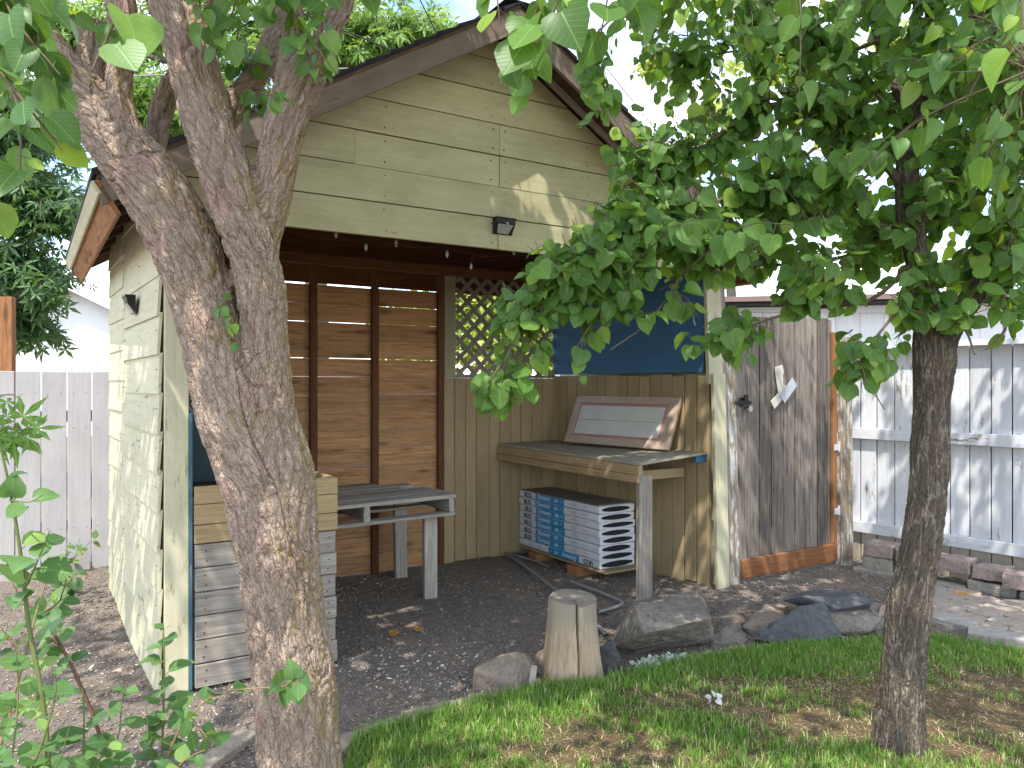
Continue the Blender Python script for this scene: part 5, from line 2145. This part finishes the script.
# limbs: (px, py, Y, radius m)
BR = [
    [(914, 245, 3.12, .022), (860, 215, 3.1, .014), (790, 190, 3.05, .011), (720, 200, 3.0, .009), (650, 240, 2.95, .007), (590, 275, 2.9, .006), (545, 300, 2.87, .004), (505, 360, 2.85, .003), (488, 430, 2.84, .002)],
    [(908, 190, 3.12, .02), (840, 120, 3.1, .013), (770, 105, 3.15, .010), (700, 150, 3.2, .008), (650, 190, 3.2, .006), (610, 240, 3.15, .004), (560, 300, 3.1, .003)],
    [(905, 130, 3.12, .016), (850, 60, 3.1, .012), (780, 10, 3.05, .009), (700, -20, 2.9, .007), (640, -5, 2.7, .005), (590, 40, 2.6, .003)],
    [(918, 110, 3.12, .015), (930, 30, 2.9, .012), (900, -60, 2.7, .009), (800, -120, 2.4, .006), (700, -120, 2.1, .004)],
    [(990, 255, 3.1, .015), (1000, 280, 3.0, .009), (1005, 330, 2.95, .006), (985, 350, 2.95, .003)],
    [(915, 260, 3.12, .012), (870, 300, 3.05, .008), (800, 310, 3.0, .006), (740, 330, 2.98, .004), (700, 345, 2.95, .002)],
    [(920, 290, 3.12, .010), (890, 320, 2.95, .006), (862, 365, 2.9, .004), (885, 410, 2.88, .002)],
    [(912, 220, 3.12, .012), (850, 255, 3.2, .008), (780, 265, 3.3, .006), (720, 260, 3.35, .004), (660, 290, 3.3, .003)],
    [(948, 62, 3.12, .012), (990, 60, 3.0, .009), (1040, 90, 2.9, .006)],
    [(975, 20, 3.12, .012), (1010, 40, 2.7, .008), (1030, 70, 2.4, .004)],
    [(720, 200, 3.0, .006), (690, 260, 2.95, .004), (650, 320, 2.92, .003), (610, 350, 2.9, .002)],
    [(650, 240, 2.95, .005), (600, 310, 2.9, .003), (575, 350, 2.88, .002)],
    [(930, 310, 3.1, .010), (960, 320, 2.95, .006), (975, 355, 2.9, .003)],
    [(880, 40, 3.2, .010), (820, 60, 3.4, .007), (750, 50, 3.5, .005), (690, 60, 3.5, .003)],
]
paths = []
for b_ in BR:
    P, r = tw2.add([(at(x, y, Y), rr) for x, y, Y, rr in b_], k=6, step=.06)
    paths.append(P)
ALLP = np.concatenate(paths + [catmull(l, .04)[0] for l in limbs2])
# leaf masses: (px, py, rx, ry, Y, depth spread, number of shoots)
MASS = [
    (905, 60, 130, 80, 3.1, .7, 105), (800, 60, 70, 75, 3.1, .6, 50), (1000, 130, 70, 120, 3.05, .6, 75), (890, 170, 90, 70, 3.1, .6, 62), (800, 215, 70, 55, 3.1, .5, 34),
    (960, 255, 80, 60, 3.05, .5, 56), (860, 270, 80, 45, 3.0, .45, 42), (760, 285, 55, 40, 3.0, .4, 24), (690, 220, 60, 60, 3.05, .4, 52), (640, 245, 60, 50, 3.0, .35, 50),
    (590, 270, 50, 45, 2.95, .3, 44), (550, 300, 40, 40, 2.9, .25, 30), (620, 310, 55, 35, 2.92, .25, 30), (515, 345, 28, 40, 2.87, .15, 20), (495, 415, 20, 32, 2.85, .1, 11),
    (640, 190, 55, 45, 3.1, .4, 30), (600, 110, 22, 40, 2.9, .3, 7), (625, 150, 30, 30, 3.0, .3, 9), (670, 150, 45, 45, 3.2, .4, 14), (700, 265, 45, 30, 3.0, .3, 12), (780, 150, 60, 40, 3.2, .5, 24), (830, 150, 50, 40, 2.9, .4, 16), (1000, 200, 50, 60, 3.0, .5, 22), (1005, 60, 40, 60, 3.2, .5, 16), (600, 350, 26, 24, 2.9, .12, 5), (690, 345, 20, 16, 2.95, .1, 3), (740, 345, 40, 16, 2.98, .12, 7), (700, 150, 60, 50, 3.3, .4, 26),
    (660, 95, 50, 45, 3.5, .4, 18), (740, 90, 60, 60, 3.4, .5, 24), (640, 30, 45, 40, 3.3, .4, 16), (720, 20, 60, 40, 3.2, .5, 26), (930, 310, 45, 28, 3.0, .25, 20), (1000, 290, 40, 50, 2.95, .3, 20),
    (865, 375, 22, 20, 2.9, .08, 4), (888, 400, 12, 18, 2.88, .05, 3), (980, 350, 16, 24, 2.92, .08, 4), (900, 345, 40, 12, 2.98, .1, 5), (1015, 330, 14, 30, 2.9, .1, 4), (1090, 120, 80, 160, 3.0, .7, 40), (945, 345, 25, 14, 2.85, .05, 5)]
for (cx, cy, rx, ry, Y, dy, n) in MASS:
    for i in range(int(n * (1.0 if (cx < 760 and cy < 200) else (.55 if (cx > 900 and cy > 240) else 1.0) * (1.0 if (480 < cx < 715 and cy > 205) else 1.5)))):
        while True:
            u, v, w = rng.uniform(-1, 1, 3)
            if u * u + v * v + w * w < 1:
                break
        if abs(cx + u * rx - 915) < 45 and cy + v * ry > 110 and rng.random() < .85:
            w = abs(w) * .8 + .25
        q = np.array(at(cx + u * rx, cy - (16 if cy < 250 else 34) + v * ry, Y + w * dy))
        j = int(((ALLP - q) ** 2).sum(1).argmin())
        p = ALLP[j]
        dvec = q - p
        L = np.linalg.norm(dvec)
        if L > .35:
            # start the shoot from a side branch on the way
            p0_ = p
            p = q - dvec / L * (.25 + .15 * rng.random())
            tw2.add([(p0_, .0045), ((p0_ + p) / 2 + rvec() * .04 + np.array([0, 0, .05]), .0038), (p, .0028)], k=4, step=.08)
        if L < .08:
            q = p + rvec() * .14
        leafy_twig(tw2, lv2, p, q + np.array([0, 0, -.03]), int(rng.integers(4, 9)), (.062 if cx < 760 and cy < 200 else .067), start=.1, face=.38, r0=.0026)
# unseen crown above the frame, widened to shade the gate and fence
ends2 = []
for (x, y, z) in ((2.6, 2.2, 4.4), (1.0, 2.0, 4.2), (1.8, 3.6, 4.9), (2.8, 3.4, 4.6), (.9, 3.2, 4.6), (1.7, 1.3, 4.0), (3.1, 2.6, 4.0), (2.2, 2.6, 5.2), (2.6, 4.4, 4.4), (3.4, 4.2, 4.4), (1.9, 4.4, 4.6), (3.6, 3.4, 4.3), (3.0, 4.8, 4.8), (1.2, 4.2, 4.7)):
    s = at(*random.choice([(1020, -140, Y2), (1000, -40, Y2), (850, -40, Y2 + .1), (1120, 60, Y2 - .1)]))
    P, r = tw2.add([(s, .02), (s.lerp(Vector((x, y, z)), .5) + Vector((0, 0, .15)), .014), (Vector((x, y, z)), .005)], k=6, step=.1)
    ends2.append(P)
crown_fill(ends2, 560, lv2, tw2, .8, 1, 13, .075, zmin=above_frame, start=.15, face=.1)
# long shoots near the camera at the top of the picture
for (a, b, Y, c, d, Yb, n, s) in ((560, -90, 1.8, 500, 85, 1.75, 9, .08), (580, -80, 1.75, 530, 60, 1.7, 8, .085), (620, -100, 1.8, 600, 40, 1.7, 7, .085), (560, -60, 2.1, 525, 110, 2.2, 8, .075), (650, -80, 2.0, 625, 30, 2.0, 6, .085), (590, 60, 2.7, 600, 105, 2.6, 8, .06), (600, 80, 3.0, 590, 125, 2.9, 5, .06), (540, -60, 1.7, 560, 30, 1.7, 5, .085), (1010, -40, 1.7, 1022, 62, 1.7, 4, .085), (980, -70, 1.8, 1000, 20, 1.8, 4, .08), (480, -60, 1.9, 500, 25, 1.9, 6, .07), (780, 90, 2.0, 800, 118, 1.95, 4, .06), (720, 130, 2.3, 705, 215, 2.25, 5, .085), (790, 150, 2.2, 795, 225, 2.2, 4, .085), (860, 120, 2.3, 850, 180, 2.3, 4, .085), (960, 110, 2.3, 985, 160, 2.3, 5, .085)):
    s0 = np.array(at(a, b, Y))
    if b > 20:
        q = np.array(at(c, d, Yb))
        s0 = ALLP[int(((ALLP - q) ** 2).sum(1).argmin())]
        leafy_twig(tw2, lv2, s0, q, n + 2, s, start=.45, face=.5, r0=.0035)
        continue
    leafy_twig(tw2, lv2, s0, at(c, d, Yb), n, s, start=.35, face=.55, r0=.004)
    AE = np.concatenate(ends2)
    e0 = AE[int(((AE - s0) ** 2).sum(1).argmin())]
    tw2.add([(e0, .008), ((e0 + s0) / 2 + rvec() * .06, .006), (s0, .004)], k=5, step=.1)


def shift(lst, b):
    return [tuple(np.array(p) - b) for p in lst]


def finish_tree(root, b, leaves, tubes, leafm, twigm):
    leaves.p = shift(leaves.p, b)
    tubes.V = [v - b for v in tubes.V]
    leaves.build('crown', leafm, root)
    tubes.build('branches', twigm, root)


finish_tree(big, b0, lv, tw, M['leaf_left'], M['twig'])
finish_tree(slim, np.array([base2.x, base2.y, 0.0]), lv2, tw2, M['leaf'], M['twig'])


# ------------------------------------------------------------------ trees beyond the fences
def far_tree(name, label, loc, height, blobs, nshoot, kind, size, leafm, cat='tree', trunk_r=.12, nleaf=12, lean=(0, 0), shoot=.7, barkm=None):
    o = thing(name, label, cat, loc, 0, 'trees beyond the fences' if cat == 'tree' else None)
    t, lf = Tubes(), Leaves(kind)
    top = np.array([lean[0], lean[1], height * .75])
    P, r = t.add([((0, 0, -.1), trunk_r * 1.3), ((.05, 0, height * .25), trunk_r), (tuple(top * .6), trunk_r * .7), (tuple(top), trunk_r * .3)], k=10, step=.15)
    trunk = Tubes()
    trunk.V, trunk.Q, trunk.n, trunk.rn = t.V, t.Q, t.n, t.rn
    pts = [P[len(P) // 4:]]
    tot = sum(b[6] for b in blobs)
    for (x, y, z, rx, ry, rz, w) in blobs:
        c = np.array([x, y, z])
        j = int(((P - c) ** 2).sum(1).argmin())
        j = max(0, j - len(P) // 6)
        Q, r = t.add([(tuple(P[j]), trunk_r * .45), (tuple((P[j] + c) / 2 + np.array([0, 0, .15])), trunk_r * .3), (tuple(c), trunk_r * .12)], k=6, step=.15)
        for i in range(int(nshoot * w / tot)):
            d = rvec()
            rad = rng.random() ** .45
            q = c + d * rad * np.array([rx, ry, rz])
            s = q - (q - c) / (np.linalg.norm(q - c) + 1e-6) * min(shoot, np.linalg.norm(q - c))
            leafy_twig(t, lf, s, q, nleaf, size, r0=.008, start=.2, face=.3, droop=.7)
    lf.build('crown', leafm, o)
    trunk.build('trunk', barkm or M['bark_far'], o)
    return o


far_tree('maple_tree', 'dark green feathery leaved maple beyond the left fence', (-7.4, 9.6, 0), 6.2, [
    (1.2, -.3, 4.6, 1.2, 1.0, .9, 1.2), (1.7, -.3, 3.6, .9, .9, .6, .9), (1.75, -.3, 2.7, .55, .6, .4, .3), (.6, -.3, 2.2, 1.1, .8, .6, .8),
    (.2, -.2, 2.5, 1.2, 1.2, .8, 1.2), (.4, 0, 3.6, 1.1, 1.2, 1.0, 1.3), (-.6, 0, 4.5, 1.6, 1.3, 1.2, 1.4), (1.4, -.2, 2.9, .75, .7, .45, .45), (1.35, .1, 2.25, .5, .6, .4, .28), (.2, .3, 5.4, 1.4, 1.3, 1.0, .9), (-1, .5, 2.6, 1.2, 1.2, .9, .8)], 900, 'maple', .17, M['leaf_maple'], lean=(-.2, .2))
far_tree('maple_tree', 'bright green maple rising behind the shed roof on the left', (-3.4, 13.2, 0), 10.5, [
    (-.6, 0, 7.4, 1.9, 1.4, 1.1, 1.2), (1.2, -.3, 7.2, 1.3, 1.2, .75, .9), (-.3, .2, 9.0, 2.6, 1.6, 1.2, 1.2), (-2.0, .2, 6.2, 1.4, 1.2, 1.0, .8), (1.9, 0, 7.5, 1.0, 1.0, .5, .4), (-.8, 0, 5.4, 1.2, 1.2, .8, .5), (-2.9, 0, 6.2, 1.1, 1, .9, .7), (-3.9, 0, 7.4, 1.3, 1.1, 1.1, .9), (-2.4, .2, 7.8, 1.2, 1.1, .8, .6)], 1000, 'maple', .2, M['leaf_bright'], trunk_r=.2)
far_tree('garden_tree', 'sunlit yellow green tree seen through the lattice behind the shed', (-.2, 10.4, 0), 4.2, [
    (0, 0, 2.3, 1.2, .7, .8, 1.2), (-1.2, 0, 2.2, .9, .7, .8, .8), (.9, .2, 2.2, .7, .7, .7, .6), (-.4, .2, 3.2, 1.3, .8, .6, .5), (.1, -.2, 2.0, 1.0, .6, .55, 1.2), (-.2, .1, 2.7, 1.2, .6, .6, 1.0)], 950, 'heart', .10, M['leaf_yellow'], trunk_r=.06, nleaf=11)
far_tree('garden_tree', 'tall loose tree with thin tops behind the right slope of the shed roof', (3.9, 13.8, 0), 9.0, [
    (-.4, 0, 6.2, .8, .8, .5, .5), (-1.3, 0, 7.2, .5, .6, .5, .25), (.8, 0, 7.3, 1.2, .8, .7, .6), (2.0, .2, 6.2, .9, .8, .6, .4), (3.0, 0, 7.4, 1.0, .8, .8, .5)], 170, 'heart', .13, M['leaf_yellow'], trunk_r=.1, nleaf=9)
# bare pale twigs against the sky
bt = thing('bare_tree', 'pale leafless twigs of a tree standing against the sky above the roof', 'tree', (2.05, 11.0, 0), 0, 'trees beyond the fences')
t = Tubes()
t.add([((0, 0, 0), .07), ((.05, 0, 2.6), .05), ((.0, 0, 4.2), .03)], k=8, step=.2)
for i in range(16):
    a = rng.normal(size=2) * .14
    z0 = 3.2 + rng.random() * 1.0
    z1 = 4.8 + rng.random() * 1.5
    t.add([((.02, 0, z0 - .8), .016), ((a[0] * 1.2, a[1], z0 + .4), .012), ((a[0] * 2.4 + .05 * rng.normal(), a[1] * 2, z1), .004)], k=4, step=.15)
t.build('trunk', M['bark_pale'], bt)

# ------------------------------------------------------------------ plants at the lower left
def plant(name, label, stems, size, mat=M['leaf_bush'], stemm=M['stem_green'], group='leafy shoots at the lower left', nmul=1.7, kind='ovate', face=.45):
    """stems: list of (points (px,py,Y), radius, number of leaves)"""
    first = stems[0][0][0]
    p0 = at(*first)
    o = thing(name, label, 'plant', (p0.x, p0.y, 0), 0, group)
    b = np.array([p0.x, p0.y, 0])
    t, lf = Tubes(), Leaves(kind)
    for pts, r, n in stems:
        W = [at(*q) for q in pts]
        if pts[0] == first:
            W = [Vector((W[0].x - .03, W[0].y, -.02))] + W
        k = len(W)
        P, rr = t.add([(tuple(np.array(w) - b), max(r * (1 - .7 * i / (k - 1)), .001)) for i, w in enumerate(W)], k=7, step=.03)
        T_ = np.gradient(P, axis=0)
        zs = P[:, 2]
        lo = int(np.argmax(zs > .35)) if (zs > .35).any() and pts[0] == first else 0
        for i in range(int(n * nmul)):
            u = (i + rng.random() * .5) / max(1, int(n * nmul))
            j = min(len(P) - 1, lo + int(u * (len(P) - 1 - lo)))
            tt = T_[j] / np.linalg.norm(T_[j])
            a = i * 2.4 + rng.normal() * .4
            s1 = np.cross(tt, [.3, .9, .1])
            s1 /= np.linalg.norm(s1)
            s2 = np.cross(tt, s1)
            sd_ = s1 * math.cos(a) + s2 * math.sin(a)
            tip = sd_ * .9 + tt * .45 + np.array([0, 0, -.15])
            nor = tt * .6 + np.array([0, -face, .6]) + rvec() * .35
            sz = size * 1.2 * rng.uniform(.6, 1.15) * (1 - .45 * (u > .85))
            pet = sz * .22
            d = sd_ * .8 + tt * .5
            d /= np.linalg.norm(d)
            V, q = tube_arrays(np.array([P[j], P[j] + d * pet]), np.array([.0013, .001]), 3, t.n)
            t.V.append(V)
            t.Q.append(q)
            t.n += len(V)
            t.rn.append(np.full(len(V), .5))
            lf.add(P[j] + d * pet, tip, nor, sz)
    lf.build('leaves', mat, o)
    t.build('stem', stemm, o)
    return o


plant('leafy_shoot', 'tall green stem with large leaves at the left edge of the photo', [([(48, 768, 1.75), (28, 620, 1.75), (20, 550, 1.74), (8, 480, 1.72), (-4, 430, 1.7)], .007, 13), ([(24, 590, 1.75), (38, 560, 1.72), (50, 530, 1.7)], .003, 5), ([(10, 500, 1.72), (30, 502, 1.65), (42, 495, 1.6)], .002, 2)], .055, kind='heart')
plant('leafy_shoot', 'leaning red brown stem with small side leaves at the lower left', [([(112, 800, 1.95), (98, 730, 1.95), (66, 655, 1.95), (38, 612, 1.95), (20, 598, 1.95), (6, 560, 1.95)], .0065, 10), ([(40, 615, 1.95), (60, 600, 1.9), (68, 570, 1.88)], .003, 7), ([(66, 655, 1.95), (52, 640, 1.9), (40, 650, 1.88)], .002, 4)], .038, stemm=M['stem_brown'])
plant('leafy_shoot', 'pale tan stem rising past the red brown one at the lower left', [([(-6, 790, 1.85), (8, 720, 1.85), (24, 660, 1.86), (40, 600, 1.88), (52, 565, 1.9)], .005, 9), ([(24, 660, 1.86), (10, 640, 1.85), (-4, 620, 1.84)], .003, 6), ([(10, 715, 1.85), (30, 700, 1.82), (44, 690, 1.8)], .0025, 6)], .042, stemm=M['stem_tan'])
plant('leafy_shoot', 'dense low leafy shoots in the bottom left corner of the photo', [([(10, 830, 1.7), (12, 760, 1.7), (18, 700, 1.72), (16, 640, 1.72)], .004, 12), ([(10, 830, 1.7), (40, 750, 1.68), (56, 690, 1.68), (50, 660, 1.68)], .004, 11), ([(10, 830, 1.7), (-10, 740, 1.68), (-8, 680, 1.68)], .004, 9), ([(10, 830, 1.7), (55, 770, 1.65), (70, 725, 1.64)], .003, 8)], .042)
plant('leafy_shoot', 'light green shoot with broad leaves at the bottom, left of the trunk', [([(88, 820, 1.8), (84, 760, 1.8), (84, 710, 1.8), (82, 688, 1.8)], .004, 9), ([(86, 780, 1.8), (104, 752, 1.78), (112, 735, 1.77)], .003, 6), ([(86, 790, 1.8), (116, 745, 1.85), (122, 700, 1.86), (126, 685, 1.86)], .003, 8)], .045)
plant('leafy_shoot', 'upright green shoot in front of the cream corner board', [([(160, 830, 2.0), (162, 750, 2.0), (164, 690, 2.0), (164, 640, 2.0), (163, 622, 2.0)], .0045, 17), ([(160, 800, 2.0), (150, 740, 1.97), (146, 705, 1.96)], .003, 6)], .055)
plant('leafy_shoot', 'arching tan shoot that reaches across the big trunk', [([(150, 830, 1.95), (172, 745, 1.95), (192, 715, 1.95), (215, 694, 1.95), (245, 689, 1.95), (280, 687, 1.95)], .004, 11), ([(280, 687, 1.95), (292, 683, 1.94), (302, 679, 1.93)], .0015, 9), ([(190, 716, 1.95), (205, 735, 1.92), (212, 745, 1.9)], .002, 4), ([(160, 790, 1.95), (185, 760, 1.9), (205, 750, 1.88)], .003, 6)], .042, stemm=M['stem_tan'])
plant('maple_sprig', 'lobed maple leaves on a thin sprig at the left edge in front of the fence', [([(-60, 800, 2.3), (-40, 600, 2.3), (-20, 440, 2.3), (2, 395, 2.3), (22, 400, 2.28)], .005, 9), ([(-20, 440, 2.3), (0, 425, 2.28), (20, 430, 2.26), (34, 425, 2.25)], .002, 9)], .075, mat=M['leaf_left'], group=None, kind='maple')
plant('weed', 'small weed growing against the foot of the left fence', [([(62, 572, 6.0), (66, 555, 6.0), (70, 540, 6.0)], .004, 9), ([(62, 572, 6.0), (74, 558, 5.98), (80, 538, 5.98)], .003, 7), ([(62, 572, 6.0), (84, 548, 6.02), (96, 540, 6.0), (104, 552, 5.98)], .003, 6), ([(62, 572, 6.0), (54, 560, 5.95), (50, 568, 5.9)], .003, 7)], .055, group=None)
plant('leafy_shoot', 'dark leaved low shoots on the soil in front of the left fence', [([(66, 586, 5.2), (62, 578, 5.2), (58, 570, 5.2)], .004, 9), ([(66, 586, 5.2), (74, 576, 5.15), (80, 570, 5.1)], .004, 8)], .07, mat=M['leaf_maple'], group=None)

# ------------------------------------------------------------------ overhead lines
for pts, r, lab in (([(-200, -150, 9), (75, -2, 9.5), (130, 60, 9.7), (400, 58, 10.2), (640, 40, 11)], .007, 'upper black cable crossing behind the forked tree') if False else ([(180, -60, 10), (300, 12, 10.5), (395, 52, 11), (470, 100, 11.5), (560, 200, 12)], .012, 'black utility cable slanting down behind the shed roof'),
                    ([(-60, 70, 9), (60, 76, 9.2), (165, 75, 9.4), (300, 70, 9.8), (420, 66, 10.5)], .008, 'pale horizontal cable seen between the limbs of the forked tree'),
                    ([(400, -60, 10), (420, 0, 10.3), (440, 40, 10.6), (470, 120, 11)], .008, 'thin dark cable against the blue sky above the roof ridge'),
                    ([(540, -60, 10), (570, 20, 10), (600, 60, 10.2), (680, 160, 11)], .006, 'thin dark cable right of the roof peak')):
    t = Tubes()
    p0 = at(*pts[0])
    t.add([(at(*q) - p0, r) for q in pts], k=6, step=.4)
    o = t.build('utility_cable', M['conduit'] if 'pale' in lab else M['wire'])
    o.location = p0
    tag(o, lab, 'cable', 'overhead cables')
